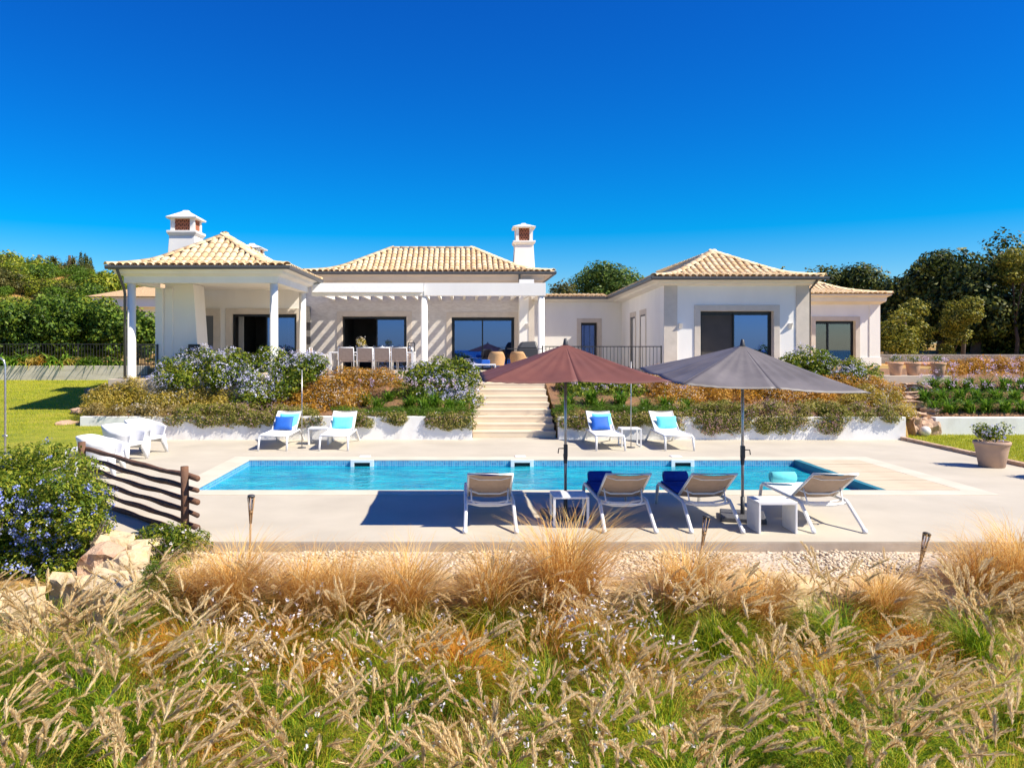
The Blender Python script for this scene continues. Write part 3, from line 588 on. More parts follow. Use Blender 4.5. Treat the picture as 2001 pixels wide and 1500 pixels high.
def sliding(key, split, open_left, screen=False, glass=GLASS, curtain=None):
    x0, x1, zt, Y = ops[key]; Yf = Y + .17; f = .055
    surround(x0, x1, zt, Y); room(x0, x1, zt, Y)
    x0 += .013; x1 -= .013; zt -= .013
    m = MB(); m.box((x0, Yf, T + .002), (x0 + f, Yf + .12, zt)); m.box((x1 - f, Yf, T + .002), (x1, Yf + .12, zt)); m.box((x0 + f, Yf, zt - f * 1.3), (x1 - f, Yf + .12, zt)); m.box((x0 + f, Yf, T + .002), (x1 - f, Yf + .12, T + .035))
    d = vp('sliding_door', m, BLACK, .003)
    xs_ = x0 + (x1 - x0) * split
    def leaf(a, bq, y, gm):
        m = MB(); z0, z1 = T + .036, zt - f * 1.3; g = .05
        m.box((a, y, z0), (a + g, y + .04, z1)); m.box((bq - g, y, z0), (bq, y + .04, z1)); m.box((a + g, y, z1 - g), (bq - g, y + .04, z1)); m.box((a + g, y, z0), (bq - g, y + .04, z0 + g)); vp('leaf_frame', m, BLACK, .002, d)
        m = MB(); m.box((a + g, y + .014, z0 + g), (bq - g, y + .026, z1 - g)); vp('pane', m, gm, 0, d)
    leaf(xs_ - .02, x1 - f, Yf + .02, glass)
    if not open_left: leaf(x0 + f, xs_ + .03, Yf + .07, glass)
    elif screen:
        leaf(x0 + f, xs_ + .03, Yf + .07, BLIND)
    if curtain:
        a, bq = curtain; m = MB(); pts = []; k = 24
        for i in range(k + 1): pts.append((a + (bq - a) * i / k, Yf + .34 + .03 * math.sin(i * 1.9)))
        for i in range(k):
            (xa, ya), (xb, yb) = pts[i], pts[i + 1]; m.add([(xa, ya, T + .02), (xb, yb, T + .02), (xb, yb, zt), (xa, ya, zt)], [(0, 1, 2, 3)], 0, True)
        vp('curtain', m, CURT, 0, d)
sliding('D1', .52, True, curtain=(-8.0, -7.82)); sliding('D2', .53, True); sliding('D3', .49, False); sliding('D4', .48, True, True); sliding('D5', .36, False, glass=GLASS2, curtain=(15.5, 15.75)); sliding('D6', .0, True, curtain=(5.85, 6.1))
# narrow windows in the wing's left flank
for y0, y1 in ((28.9, 30.1), (31.5, 32.8)):
    m = MB(); n_ = Vector((-1, .0745, 0)).normalized()
    def sq(o_, ya, yb, za, zb, d0, d1, m):
        pts = [(skew(0, ya) + n_.x * d0, ya + n_.y * d0), (skew(0, ya) + n_.x * d1, ya + n_.y * d1), (skew(0, yb) + n_.x * d1, yb + n_.y * d1), (skew(0, yb) + n_.x * d0, yb + n_.y * d0)]
        m.prism(pts, za, zb)
    zt = 3.62; sq(0, y0 - .2, y0, T, zt + .2, .001, .03, m); sq(0, y1, y1 + .2, T, zt + .2, .001, .03, m); sq(0, y0, y1, zt, zt + .2, .001, .03, m); vp('door_surround', m, STONE)
    m = MB(); sq(0, y0, y0 + .06, T, zt, .001, .02, m); sq(0, y1 - .06, y1, T, zt, .001, .02, m); sq(0, y0 + .06, y1 - .06, zt - .06, zt, .001, .02, m); d = vp('window', m, BLACK)
    m = MB(); sq(0, y0 + .06, y1 - .06, T, zt - .06, .001, .008, m); vp('pane', m, M('dark_glass', (.02, .022, .026), None, rough=.05), 0, d)
# wall lamps
for x, Y in ((PX(1330, 25.15), 25.2), (PX(1545, 25.15), 25.2), (PX(1030, 28.72), 28.75)):
    z = PZ(637, Y); m = MB(); m.add([(x - .05, Y - .001, z - .09), (x + .05, Y - .001, z - .09), (x + .05, Y - .001, z + .09), (x - .05, Y - .001, z + .09), (x - .05, Y - .12, z + .09), (x + .05, Y - .12, z + .09)], [(0, 3, 2, 1), (0, 1, 5, 4), (3, 4, 5, 2), (0, 4, 3), (1, 2, 5)]); vp('wall_lamp', m, WHITE)
m = MB(); x, Y, z = PX(422, 27.17), 27.2, PZ(641, 27.2); m.tube([(x, Y - .03, z), (x, Y - .001, z)], .12, 20); vp('round_vent', m, STONE)
# veranda
for x, y in ((-9.46, 22.2), (-5.40, 22.2), (-5.40, 26.15), (PX(829, 26.52), 26.52), (2.66, 26.52)):
    m = MB(); m.lathe([(.135, 0), (.135, .06), (.117, .07), (.112, 4.25 - T if y < 26.3 else 4.15 - T)], (x, y, T), 28); vp('column', m, WHITE)
m = MB(); m.box((-9.62, 22.05, 4.25), (-5.24, 22.33, 4.52)); vp('beam', m, WHITE, .004)
m = MB(); m.box((-5.54, 22.332, 4.25), (-5.24, 26.4, 4.52)); vp('beam', m, WHITE, .004)
m = MB(); m.box((-9.62, 22.332, 4.25), (-9.34, 24.0, 4.52)); vp('beam', m, WHITE, .004)
m = MB(); m.box((-9.34, 22.332, 4.40), (-5.54, 27.19, 4.46)); vp('ceiling', m, WHITE)
m = MB(); m.add([(-9.27, 24.2, T), (-8.20, 24.2, T), (-8.20, 25.2, T), (-9.27, 25.2, T), (-9.27, 24.2, 4.39), (-8.40, 24.2, 4.39), (-8.40, 25.2, 4.39), (-9.27, 25.2, 4.39)], [(0, 3, 2, 1), (4, 5, 6, 7), (0, 1, 5, 4), (1, 2, 6, 5), (2, 3, 7, 6), (3, 0, 4, 7)])
fp = vp('fireplace', m, WHITE, .006)
m = MB(); m.box((-8.52, 24.10, T + .45), (-8.17, 24.199, T + .98)); vp('fire_box', m, BLACK, .004, fp)
m = MB(); m.box((-9.27, 24.12, T), (-9.02, 24.199, 4.25)); vp('pilaster', m, WHITE, .004)
m = MB(); m.box((-8.72, 27.14, T), (-8.48, 27.199, 3.75)); m.box((-9.1, 27.14, 3.5), (-8.72, 27.199, 3.75)); vp('door_surround', m, STONE)
m = MB(); m.box((-9.1, 27.16, T), (-8.72, 27.199, 3.5)); vp('window', m, M('grey_glass', (.12, .13, .14), None, rough=.1))
# pergola
m = MB(); m.box((-1.33, 26.38, 4.15), (2.80, 26.66, 4.585)); vp('beam', m, WHITE, .004, label='pergola front beam, right half')
m = MB(); m.box((-5.15, 26.40, 4.15), (-1.33, 26.66, 4.585)); vp('beam', m, WHITE, .004, label='pergola front beam, left half')
m = MB(); m.add([(-5.1, 26.399, 4.56), (-1.36, 26.399, 4.56), (-1.36, 26.399, 4.30), (-5.1, 26.399, 4.30), (-5.1, 26.26, 4.52), (-1.36, 26.26, 4.52), (-1.36, 26.2, 4.26), (-5.1, 26.2, 4.26)], [(0, 1, 2, 3), (4, 7, 6, 5), (0, 4, 5, 1), (3, 2, 6, 7), (0, 3, 7, 4), (1, 5, 6, 2)]); vp('awning_cassette', m, ALU, .003)
m = MB(); m.box((2.52, 26.662, 4.15), (2.8, 28.748, 4.40)); vp('beam', m, WHITE, .004)
x = -4.85; rm = None
while x < 2.45:
    m = MB(); m.box((x - .045, 26.662, 4.17), (x + .045, 29.398, 4.36)); vp('rafter', m, WHITE); x += .445

# ---- roofs
KN = [(0, 0), (.12, .035), (.24, .09), (.36, .175), (.46, .285), (.56, .415), (1, 1)]
def prof(t):
    for (a, ha), (bq, hb) in zip(KN, KN[1:]):
        if t <= bq: return ha + (hb - ha) * (t - a) / (bq - a)
    return 1
def flat(t): return t
def tile_mesh(nm, L=.42, r0=.098, r1=.078, n=7, th=.014):
    m = MB(); v = []
    for y, r in ((0, r0), (L, r1)):
        for rr_ in (r, r - th):
            for j in range(n + 1):
                a = math.pi * j / n; v.append((math.cos(a) * rr_, y, math.sin(a) * rr_ * .66))
    k = n + 1; f = []
    for j in range(n):
        f += [(j, j + 1, 2 * k + j + 1, 2 * k + j), (j, k + j, k + j + 1, j + 1), (k + j, 3 * k + j, 3 * k + j + 1, k + j + 1)]
    m.add(v, f, 0, True); return m.mesh(nm, TILE)
TM = tile_mesh('roof_tile'); RM = tile_mesh('ridge_tile', .46, .125, .105)
TMV = np.array([v.co[:] for v in TM.vertices]); TMF = [tuple(p.vertices) for p in TM.polygons]
tile_left = [300]; rest = []
def place(e, up, pos, me, nm, roof, single):
    e = Vector(e).normalized(); up = Vector(up).normalized(); nn = e.cross(up).normalized()
    Mx = Matrix((e, up, nn)).transposed().to_4x4(); Mx.translation = pos
    if (single and tile_left[0] > 0 and me is TM) or me is RM:
        o = obj(nm, me, roof); o.matrix_basis = Mx
        if me is TM: tile_left[0] -= 1
    else:
        rest.append((Mx, roof))
def slope(A, B, Cc, D, z0, rise, roof, pf=prof, single=False, pitch=.212, row=.315, pan=True):
    """A->B eave, D/C the top ends (plan coordinates); tiles run up the slope"""
    A, B, Cc, D = [Vector((*q, 0)) for q in (A, B, Cc, D)]
    e = (B - A).normalized(); nn = Vector((-e.y, e.x, 0)); d = (D - A).dot(nn); W = (B - A).length
    if d < 0: nn = -nn; d = -d
    Lx = (D - A).dot(e); Rx = (Cc - A).dot(e)
    L = math.hypot(d, rise); nr = max(2, int(round(L / row)))
    if pan:
        m = MB(); ts = [k for k, _ in KN] if pf is prof else [0, 1]
        vv = []
        for t in ts:
            z = z0 + rise * pf(t) - .01; vv += [tuple(A.lerp(D, t).xy) + (z,), tuple(B.lerp(Cc, t).xy) + (z,)]
        m.add(vv, [(2 * i, 2 * i + 1, 2 * i + 3, 2 * i + 2) for i in range(len(ts) - 1)]); vp('roof_pan', m, PAN, 0, roof)
    for r_ in range(nr):
        t = r_ / nr; t2 = (r_ + 1) / nr; u = pitch / 2 + (W % pitch) / 2
        while u < W:
            lo, hi = Lx * (t + .5 / nr), W + (Rx - W) * (t + .5 / nr)
            if lo + .02 < u < hi - .02:
                p = A + e * u + nn * d * t; q = A + e * u + nn * d * t2
                p.z = z0 + rise * pf(t) + .012; q.z = z0 + rise * pf(t2) + .0
                up = (q - p).normalized(); j = random.uniform(-.006, .006)
                place(e if nn.dot(Vector((-e.y, e.x, 0))) > 0 else -e, up, p + e * j - up * (.05 if r_ == 0 else random.uniform(0, .01)) + Vector((0, 0, .012)), TM, 'roof_tile', roof, single)
            u += pitch
def hipline(P0, P1, z0, rise, roof, pf=prof):
    P0, P1 = Vector((*P0, 0)), Vector((*P1, 0)); L = (P1 - P0).length; n_ = int(L * 1.08 / .33)
    for i in range(n_):
        t, t2 = i / n_, (i + 1) / n_; p = P0.lerp(P1, t); q = P0.lerp(P1, t2); p.z = z0 + rise * pf(t) + .035; q.z = z0 + rise * pf(t2) + .035
        up = (q - p).normalized(); e = up.cross(Vector((0, 0, 1))).normalized(); place(e, up, p, RM, 'ridge_tile', roof, True)
def ridge(P0, P1, z, roof):
    P0, P1 = Vector((*P0, z)), Vector((*P1, z)); L = (P1 - P0).length; n_ = max(1, int(L / .36))
    for i in range(n_):
        up = (P1 - P0).normalized(); place(up.cross(Vector((0, 0, 1))), up, P0.lerp(P1, i / n_) + Vector((0, 0, .03)), RM, 'ridge_tile', roof, True)
def roofpart(nm='roof'):
    o = obj(nm, None, villa); return o
def mk_roof(m=None, label=None):
    mm = MB(); mm.box(*m); o = vp('roof', mm, WHITE, 0, label=label); return o
# pavilion
zE, rs = 4.70, 1.17
R1 = mk_roof(((-9.55, 22.1, 4.53), (-5.3, 26.3, 4.56)), 'hipped roof over the veranda')
c = (-7.42, 24.2); q = [(-9.95, 21.62), (-4.89, 21.62), (-4.89, 26.75), (-9.95, 26.75)]
slope(q[0], q[1], c, c, zE, rs, R1, single=True)
# main and wing front slopes take the remaining single tiles
R3 = mk_roof(((6.9, 25.5, 4.602), (10.8, 35.6, 4.63)), 'hipped roof of the right wing')
wq = [(6.06, 24.75), (11.54, 24.75), (11.54, 36), (6.68, 36)]; ap, ar = (8.8, 27.44), (9.1, 35.4)
slope(wq[0], wq[1], ap, ap, 4.66, 1.07, R3, single=True)
R2 = mk_roof(((-5.2, 29.5, 4.952), (2.5, 34.1, 4.98)), 'long hipped roof over the main room')
mq = [(-5.95, 28.9), (3.37, 28.9), (3.37, 34.9), (-5.95, 34.9)]; rL, rR = (-2.95, 31.9), (.4, 31.9)
slope(mq[0], mq[1], rR, rL, 5.2, 1.2, R2, single=True)
for a, bq in ((1, 2), (2, 3), (3, 0)): slope(q[a], q[bq], c, c, zE, rs, R1)
for k in range(4): hipline(q[k], c, zE, rs, R1)
slope(mq[1], mq[2], rR, rR, 5.2, 1.2, R2); slope(mq[3], mq[0], rL, rL, 5.2, 1.2, R2); slope(mq[2], mq[3], rL, rR, 5.2, 1.2, R2)
hipline(mq[0], rL, 5.2, 1.2, R2); hipline(mq[1], rR, 5.2, 1.2, R2); ridge(rL, rR, 6.4, R2)
slope(wq[3], wq[0], ap, ar, 4.66, 1.07, R3); slope(wq[1], wq[2], ar, ap, 4.66, 1.07, R3)
hipline(wq[0], ap, 4.66, 1.07, R3); hipline(wq[1], ap, 4.66, 1.07, R3); ridge(ap, ar, 5.73, R3)
R4 = mk_roof(((2.7, 36.0, 4.605), (6.9, 38.5, 4.62)), 'low tiled roof edge of the link')
slope((2.9, 35.5), (6.66, 35.5), (6.66, 36.3), (2.9, 36.3), 4.66, .13, R4, flat)
R5 = mk_roof(((11.3, 34.1, 4.602), (18.1, 41, 4.62)), 'hipped roof of the far right wing')
fq = [(11.6, 33.4), (18.46, 33.4), (18.46, 41.4), (11.6, 41.4)]
slope(fq[0], fq[1], (14.46, 37.4), (11.6, 37.4), 4.66, 1.5, R5, prof); slope(fq[1], fq[2], (14.46, 37.4), (14.46, 37.4), 4.66, 1.5, R5, prof)
hipline(fq[1], (14.46, 37.4), 4.66, 1.5, R5); ridge((11.6, 37.4), (14.46, 37.4), 6.16, R5)
# remaining tiles joined, one part per roof
for roof in {id(r): r for _, r in rest}.values():
    Vs = []; k = 0
    for Mx, r in rest:
        if r is not roof: continue
        A_ = np.array(Mx); Vs.append(TMV @ A_[:3, :3].T + A_[:3, 3]); k += 1
    nvt = len(TMV); FF = (np.arange(k) * nvt)[:, None, None] + np.array(TMF)[None]
    me = idx_mesh('more_roof_tiles', np.concatenate(Vs), FF.reshape(-1, 4), TILE); me.polygons.foreach_set('use_smooth', np.ones(len(me.polygons), dtype=bool))
    o = obj('more_roof_tiles', me, roof, kind='stuff')
# cornices and gutters
def cornice(inner, zi, outer, zo, parent=None, mat=WHITE, sides=(0, 1, 2, 3)):
    m = MB()
    for k in sides:
        a, bq = inner[k], inner[(k + 1) % 4]; c_, d_ = outer[(k + 1) % 4], outer[k]
        steps = [(0, 0), (.55, .35), (.62, .8), (1, 1)]
        for (s0, h0), (s1, h1) in zip(steps, steps[1:]):
            L = lambda p, q_, s: (p[0] + (q_[0] - p[0]) * s, p[1] + (q_[1] - p[1]) * s)
            m.add([(*L(a, d_, s0), zi + (zo - zi) * h0), (*L(bq, c_, s0), zi + (zo - zi) * h0), (*L(bq, c_, s1), zi + (zo - zi) * h1), (*L(a, d_, s1), zi + (zo - zi) * h1)], [(0, 1, 2, 3)])
        m.add([(*d_, zo), (*c_, zo), (*c_, zo + .05), (*d_, zo + .05)], [(0, 1, 2, 3)])
    vp('cornice', m, mat)
def inset(r, d): return [(r[0][0] + d, r[0][1] + d), (r[1][0] - d, r[1][1] + d), (r[2][0] - d, r[2][1] - d), (r[3][0] + d, r[3][1] - d)]
CRM = M('cream_cornice', (.80, .76, .68), (.74, .70, .62), 2, .85)
cornice([(-9.62, 22.05), (-5.24, 22.05), (-5.24, 26.4), (-9.62, 26.4)], 4.44, inset(q, .03), 4.62)
cornice([(-5.7, 29.4), (2.6, 29.4), (2.6, 34.2), (-5.7, 34.2)], 4.80, inset(mq, .03), 5.10, mat=M('shaded_cornice', (.66, .54, .44), (.6, .5, .41), 2, .85))  # shade below the main gutter put into this cornice's darker peach colour
cornice([(6.515, 25.2), (11.19, 25.2), (11.19, 36), (7.32, 36)], 4.40, inset(wq, .03), 4.57, mat=CRM)
cornice([(2.6, 36.0), (7.32, 36.0), (7.32, 36.2), (2.6, 36.2)], 4.42, [(2.75, 35.53), (6.9, 35.53), (7, 36.2), (2.6, 36.2)], 4.57, mat=CRM, sides=(0,))
cornice([(11.19, 34), (18.2, 34), (18.2, 41), (11.19, 41)], 4.22, inset(fq, .03), 4.60, mat=CRM)
def gutter(pts, z, r=.055):
    m = MB()
    for a, bq in zip(pts, pts[1:]):
        a, bq = Vector((*a, z)), Vector((*bq, z)); d = (bq - a).normalized(); nn = Vector((d.y, -d.x, 0))
        pr = [(0.0, .05), (0.0, -.02), (.02, -.05), (.06, -.06), (.1, -.05), (.115, -.01), (.115, .05), (.1, .05), (.09, -.02), (.06, -.04), (.03, -.03), (.012, .05)]
        vv = []
        for e_, o_ in ((a - d * .0, 0), (bq + d * .0, 0)):
            vv += [e_ + nn * x_ + Vector((0, 0, zz)) for x_, zz in pr]
        k = len(pr); m.add(vv, [(i, (i + 1) % k, k + (i + 1) % k, k + i) for i in range(k)] + [tuple(range(k))[::-1], tuple(range(k, 2 * k))])
    vp('gutter', m, GUT)
g = inset(q, .02); gutter([(g[0][0], g[0][1]), (g[1][0] + .1, g[1][1])], 4.655); gutter([(g[1][0], g[1][1] - .1), (g[2][0], g[2][1])], 4.655)
g = inset(mq, .02); gutter([g[0], (g[1][0] + .1, g[1][1])], 5.15); gutter([(g[1][0], g[1][1] - .1), g[2]], 5.15)
g = inset(wq, .02); gutter([(g[0][0] - .1, g[0][1]), (g[1][0] + .1, g[1][1])], 4.61); gutter([g[3], (g[0][0], g[0][1] - .1)], 4.61); gutter([(2.9, 35.52), (6.64, 35.52)], 4.61)
def pipe(pts, r=.04):
    m = MB(); m.tube(pts, r, 10); vp('downpipe', m, GUT)
pipe([(-9.62, 21.6, 4.62), (-9.62, 21.7, 4.50), (-9.60, 22.0, 4.12), (-9.60, 22.08, 3.95), (-9.60, 22.08, T)])
pipe([(PX(1015, 28.9), 28.88, 5.12), (PX(1015, 29.1), 29.1, 4.85), (PX(1015, 29.3), 29.3, 4.7), (PX(1015, 29.3), 29.34, T)])
pipe([(11.3, 24.75, 4.58), (11.3, 24.9, 4.50), (11.24, 25.22, 4.28), (11.24, 25.25, T)], .035)
# chimneys
def chimney(cx, cy, z0, zn, zl, zc, zt, w0, w1, wc, lab):
    m = MB()
    def fr(a, za, bq, zb): m.add([(cx - a, cy - a, za), (cx + a, cy - a, za), (cx + a, cy + a, za), (cx - a, cy + a, za), (cx - bq, cy - bq, zb), (cx + bq, cy - bq, zb), (cx + bq, cy + bq, zb), (cx - bq, cy + bq, zb)], [(0, 3, 2, 1), (4, 5, 6, 7), (0, 1, 5, 4), (1, 2, 6, 5), (2, 3, 7, 6), (3, 0, 4, 7)])
    fr(w0, z0, w1, zn); ch = vp('chimney', m, WHITE, .01, label=lab)
    m = MB(); fr(w1 + .01, zn + .001, wc, zn + .09); fr(wc, zn + .091, wc, zn + .16); vp('chimney_cornice', m, WHITE, .01, ch)
    zb = zn + .161; a = w1 * .93
    m = MB()
    for sx_ in (-1, 1):
        for sy_ in (-1, 1): m.box((cx + sx_ * a, cy + sy_ * a, zb), (cx + sx_ * (a - .13), cy + sy_ * (a - .13), zc))
    vp('corner_post', m, WHITE, .004, ch, kind='stuff')
    m = MB(); m.box((cx - a + .14, cy - a + .14, zb), (cx + a - .14, cy + a - .14, zc)); vp('flue', m, DARK, 0, ch)
    m = MB(); fr(wc * 1.0, zc + .001, wc * 1.04, zc + .05); fr(wc * 1.03, zc + .051, .10, zt - .02); fr(.1, zt - .019, .08, zt + .02); vp('cap', m, WHITE, .006, ch)
    for k in range(4):
        m = MB(); an = k * math.pi / 2; ca, sa = math.cos(an), math.sin(an); hw = a - .13; H2 = zc - zb
        def tr(u, z): return (cx + ca * u + sa * (a - .05), cy + sa * u - ca * (a - .05), z)
        rows = 3; nt_ = 4
        for r_ in range(rows):
            za, zb2 = zb + H2 * r_ / rows, zb + H2 * (r_ + 1) / rows
            m.tube([tr(-hw, zb2 - .012), tr(hw, zb2 - .012)], .017, 4, smooth=False); m.tube([tr(-hw, za + .012), tr(hw, za + .012)], .017, 4, smooth=False)
            for i in range(nt_):
                u0 = -hw + 2 * hw * i / nt_; u1 = -hw + 2 * hw * (i + 1) / nt_; um = (u0 + u1) / 2
                m.tube([tr(u0, za), tr(um, zb2)], .017, 4, smooth=False); m.tube([tr(um, zb2), tr(u1, za)], .017, 4, smooth=False)
        vp('grille', m, GRILLE, 0, ch)
chimney(-8.86, 24.9, 4.75, 5.93, 0, 6.47, 6.76, .47, .40, .47, 'wide chimney on the left roof')
chimney(2.47, 31.8, 5.2, 6.52, 0, 7.20, 7.41, .45, .37, .45, 'tall tapered chimney at the right end of the main roof')
chimney(PX(493, 30), 30, 4.5, 5.75, 0, 6.14, 6.36, .47, .40, .47, 'chimney mostly hidden behind the veranda roof')

# ------------------------------------------------------------------ railings
def railing(name, label, a, bq, ztop, zbot, sp, posts=(0, 1), group=None):
    a, bq = Vector((*a, 0)), Vector((*bq, 0)); L = (bq - a).length; ang = math.atan2(bq.y - a.y, bq.x - a.x)
    t = thing(name, label, 'railing', group, (a.x, a.y, zbot), ang); h = ztop - zbot
    m = MB(); m.box((0, -.02, h - .03), (L, .02, h)); part('handrail', m, IRON, t)
    m = MB(); m.box((0, -.012, .06), (L, .012, .085)); part('bottom_rail', m, IRON, t)
    m = MB(); m.box((-.007, -.007, .085), (.007, .007, h - .03)); bm_ = m.mesh('baluster', IRON)
    for i in range(1, int(L / sp)): obj('baluster', bm_, t, (i * sp, 0, 0))
    m = MB(); m.box((-.02, -.02, 0), (.02, .02, h + .015)); pm_ = m.mesh('post', IRON)
    for p_ in posts: obj('post', pm_, t, (L * p_, 0, 0))
railing('railing', 'black iron railing across the recessed court right of the pergola', (PX(1060, 25.0), 25.0), (PX(1292, 25.0), 25.0), 2.45, T, .115)
railing('railing', 'black iron railing closing the left side of the veranda', (-9.46, 22.35), (-9.42, 24.0), 2.50, T, .11, (1,))
railing('railing', 'long black railing behind the flower bed left of the veranda', (-19.5, 31.2), (-11.4, 31.2), 2.52, 1.62, .12, (0, .25, .5, .75, 1))
# ------------------------------------------------------------------ sun loungers
def lounger(name, label, near, loc, rz):
    fab = TAUPE if near else MESHF
    t = thing(name, label, 'sun lounger', 'white sun loungers round the pool', loc, rz)
    hw = .33; sz = .34
    for s in (-1, 1):
        m = MB(); m.tube([(s * (hw + .015), .02, .0), (s * (hw + .012), .06, .06), (s * hw, .42, .30), (s * hw, .50, sz), (s * hw, 1.80, sz), (s * hw, 1.88, .30), (s * (hw + .01), 1.95, 0)], .026, 8, flat=1.0); part('side_rail', m, ALU, t)
        m = MB(); m.tube([(s * (hw + .016), .0, .0), (s * (hw + .016), .03, .05)], .032, 8); part('foot', m, ALU, t)
    seat = MB(); nU, nV = 8, 10
    def sheet(m, p00, p10, p01, p11, sag, th=.006):
        p00, p10, p01, p11 = map(Vector, (p00, p10, p01, p11)); nrm = (p10 - p00).cross(p01 - p00).normalized(); vs = []
        for side in (0, 1):
            for j in range(nV + 1):
                for i in range(nU + 1):
                    u, v = i / nU, j / nV; p = p00.lerp(p10, u).lerp(p01.lerp(p11, u), v); vs.append(p - nrm * (sag * 4 * u * (1 - u) + side * th))
        k = (nU + 1) * (nV + 1); f = []
        for j in range(nV):
            for i in range(nU):
                a = j * (nU + 1) + i; f += [(a, a + 1, a + nU + 2, a + nU + 1), (k + a, k + a + nU + 1, k + a + nU + 2, k + a + 1)]
        m.add(vs, f, 0, True)
    sheet(seat, (-hw + .02, .78, sz + .015), (hw - .02, .78, sz + .015), (-hw + .02, 1.84, sz + .015), (hw - .02, 1.84, sz + .015), .012)
    part('seat', seat, MESHF if not near else MESHF, t)
    m = MB(); m.tube([(-hw, 1.84, sz), (hw, 1.84, sz)], .018, 8); m.tube([(-hw, .47, sz - .02), (-hw * .4, .47, sz - .06), (hw * .4, .47, sz - .06), (hw, .47, sz - .02)], .02, 8); part('cross_bar', m, ALU, t, kind='stuff')
    top = (.12, .775); bot = (.78, sz + .02)
    br = MB(); sheet(br, (-hw + .045, top[0] + .01, top[1]), (hw - .045, top[0] + .01, top[1]), (-hw + .045, bot[0], bot[1]), (hw - .045, bot[0], bot[1]), .025)
    part('backrest', br, fab, t)
    m = MB(); a, bq = Vector((0, *top)), Vector((0, *bot))
    m.tube([(-hw + .03, *bot), (-hw + .03, *top), (hw - .03, *top), (hw - .03, *bot)], .019, 8)
    q = a.lerp(bq, .12); m.tube([(-hw + .035, q.y, q.z), (-.15, q.y + .02, q.z - .045), (.15, q.y + .02, q.z - .045), (hw - .035, q.y, q.z)], .008, 6)
    q = a.lerp(bq, .72); m.tube([(-hw + .035, q.y, q.z), (-.15, q.y + .02, q.z - .06), (.15, q.y + .02, q.z - .06), (hw - .035, q.y, q.z)], .014, 6)
    part('back_frame', m, ALU, t)
    q = a.lerp(bq, .62); m = MB(); m.tube([(-hw + .07, q.y, q.z), (-hw + .08, q.y - .1, .345), (-hw + .13, q.y - .13, .315), (hw - .13, q.y - .13, .315), (hw - .08, q.y - .1, .345), (hw - .07, q.y, q.z)], .011, 6); part('prop_bar', m, ALU, t)
    m = MB(); m.tube([(-hw + .02, .62, .325), (-.12, .62, .29), (.12, .62, .29), (hw - .02, .62, .325)], .014, 6); part('ratchet_bar', m, ALU, t)
    return t
def U0(px, Y): return PX(px, Y)
N0 = lounger('sun_lounger', 'lone taupe backed lounger seen from behind, left of the thin legged white table', True, (PX(959, 10.42), 10.42, 0), 0)
NL = [N0]
for px, lab in ((1232, 'taupe backed lounger with blue towel, just right of the thin legged white table'), (1402, 'taupe backed lounger with a blue towel, left of the grey parasol base'), (1641, 'rightmost taupe backed lounger, with a turquoise towel roll on its foot end')):
    NL.append(dup(N0, (PX(px, 10.42), 10.42, 0), 0, lab))
F0 = lounger('sun_lounger', 'leftmost far lounger, with a royal blue cushion, by the white wall', False, (PX(568, 20.35), 20.35, 0), math.pi)
FL = [F0]
for px, lab in ((676, 'far lounger with only one pale turquoise cushion, left of the stone steps'), (1166, 'far lounger right of the stone steps, blue cushion leaning on a turquoise one'), (1288, 'far lounger with a pale turquoise cushion, rightmost of the four by the white wall')):
    FL.append(dup(F0, (PX(px, 20.35), 20.35, 0), math.pi, lab))
# thin blue sheets added to deepen two seats' colour, and towel rolls
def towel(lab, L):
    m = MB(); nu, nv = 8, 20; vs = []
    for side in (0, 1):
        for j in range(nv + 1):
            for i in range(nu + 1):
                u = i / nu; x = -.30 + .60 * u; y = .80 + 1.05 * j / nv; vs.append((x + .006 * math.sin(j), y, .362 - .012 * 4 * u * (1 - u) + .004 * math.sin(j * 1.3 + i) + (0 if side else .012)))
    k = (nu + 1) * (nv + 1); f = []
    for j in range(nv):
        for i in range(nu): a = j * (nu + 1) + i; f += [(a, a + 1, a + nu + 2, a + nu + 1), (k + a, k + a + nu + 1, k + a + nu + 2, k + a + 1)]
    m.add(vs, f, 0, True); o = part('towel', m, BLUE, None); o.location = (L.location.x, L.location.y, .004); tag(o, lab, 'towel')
towel('flat blue sheet spread on the lounger beside the thin legged table', NL[1]); towel('flat blue sheet spread on the lounger left of the grey parasol base', NL[2])
def roll(lab, x, y, z, wd, mat):
    m = MB(); pts = []; k = 10; r = .085
    m.tube([(-wd / 2, 0, 0), (-wd / 2 + .012, 0, 0), (0, 0, 0), (wd / 2 - .012, 0, 0), (wd / 2, 0, 0)], [r * .8, r, r * 1.02, r, r * .8], 20)
    a0 = []; 
    for i in range(26): a = i * .55; rr_ = .012 + .0045 * i * .62; a0.append((wd / 2 + .002, rr_ * math.cos(a), rr_ * math.sin(a)))
    m.tube(a0, .004, 4); m.tube([(-p[0], p[1], p[2]) for p in a0], .004, 4)
    o = part('rolled_towel', m, mat, None); o.location = (x, y, z); o.rotation_euler.z = random.uniform(-.06, .06); tag(o, lab, 'towel')
roll('blue towel roll on the foot end of the lone left lounger', NL[0].location.x + .0, 11.98, .47, .36, BLUE)
roll('blue towel roll on the foot of the lounger beside the thin legged table', NL[1].location.x - .12, 12.05, .485, .36, BLUE)
roll('blue towel roll on the foot of the lounger left of the grey parasol base', NL[2].location.x - .12, 12.05, .485, .36, BLUE)
roll('turquoise towel roll on the foot end of the rightmost near lounger', PX(1530, 12.1), 12.1, .465, .38, CYAN)
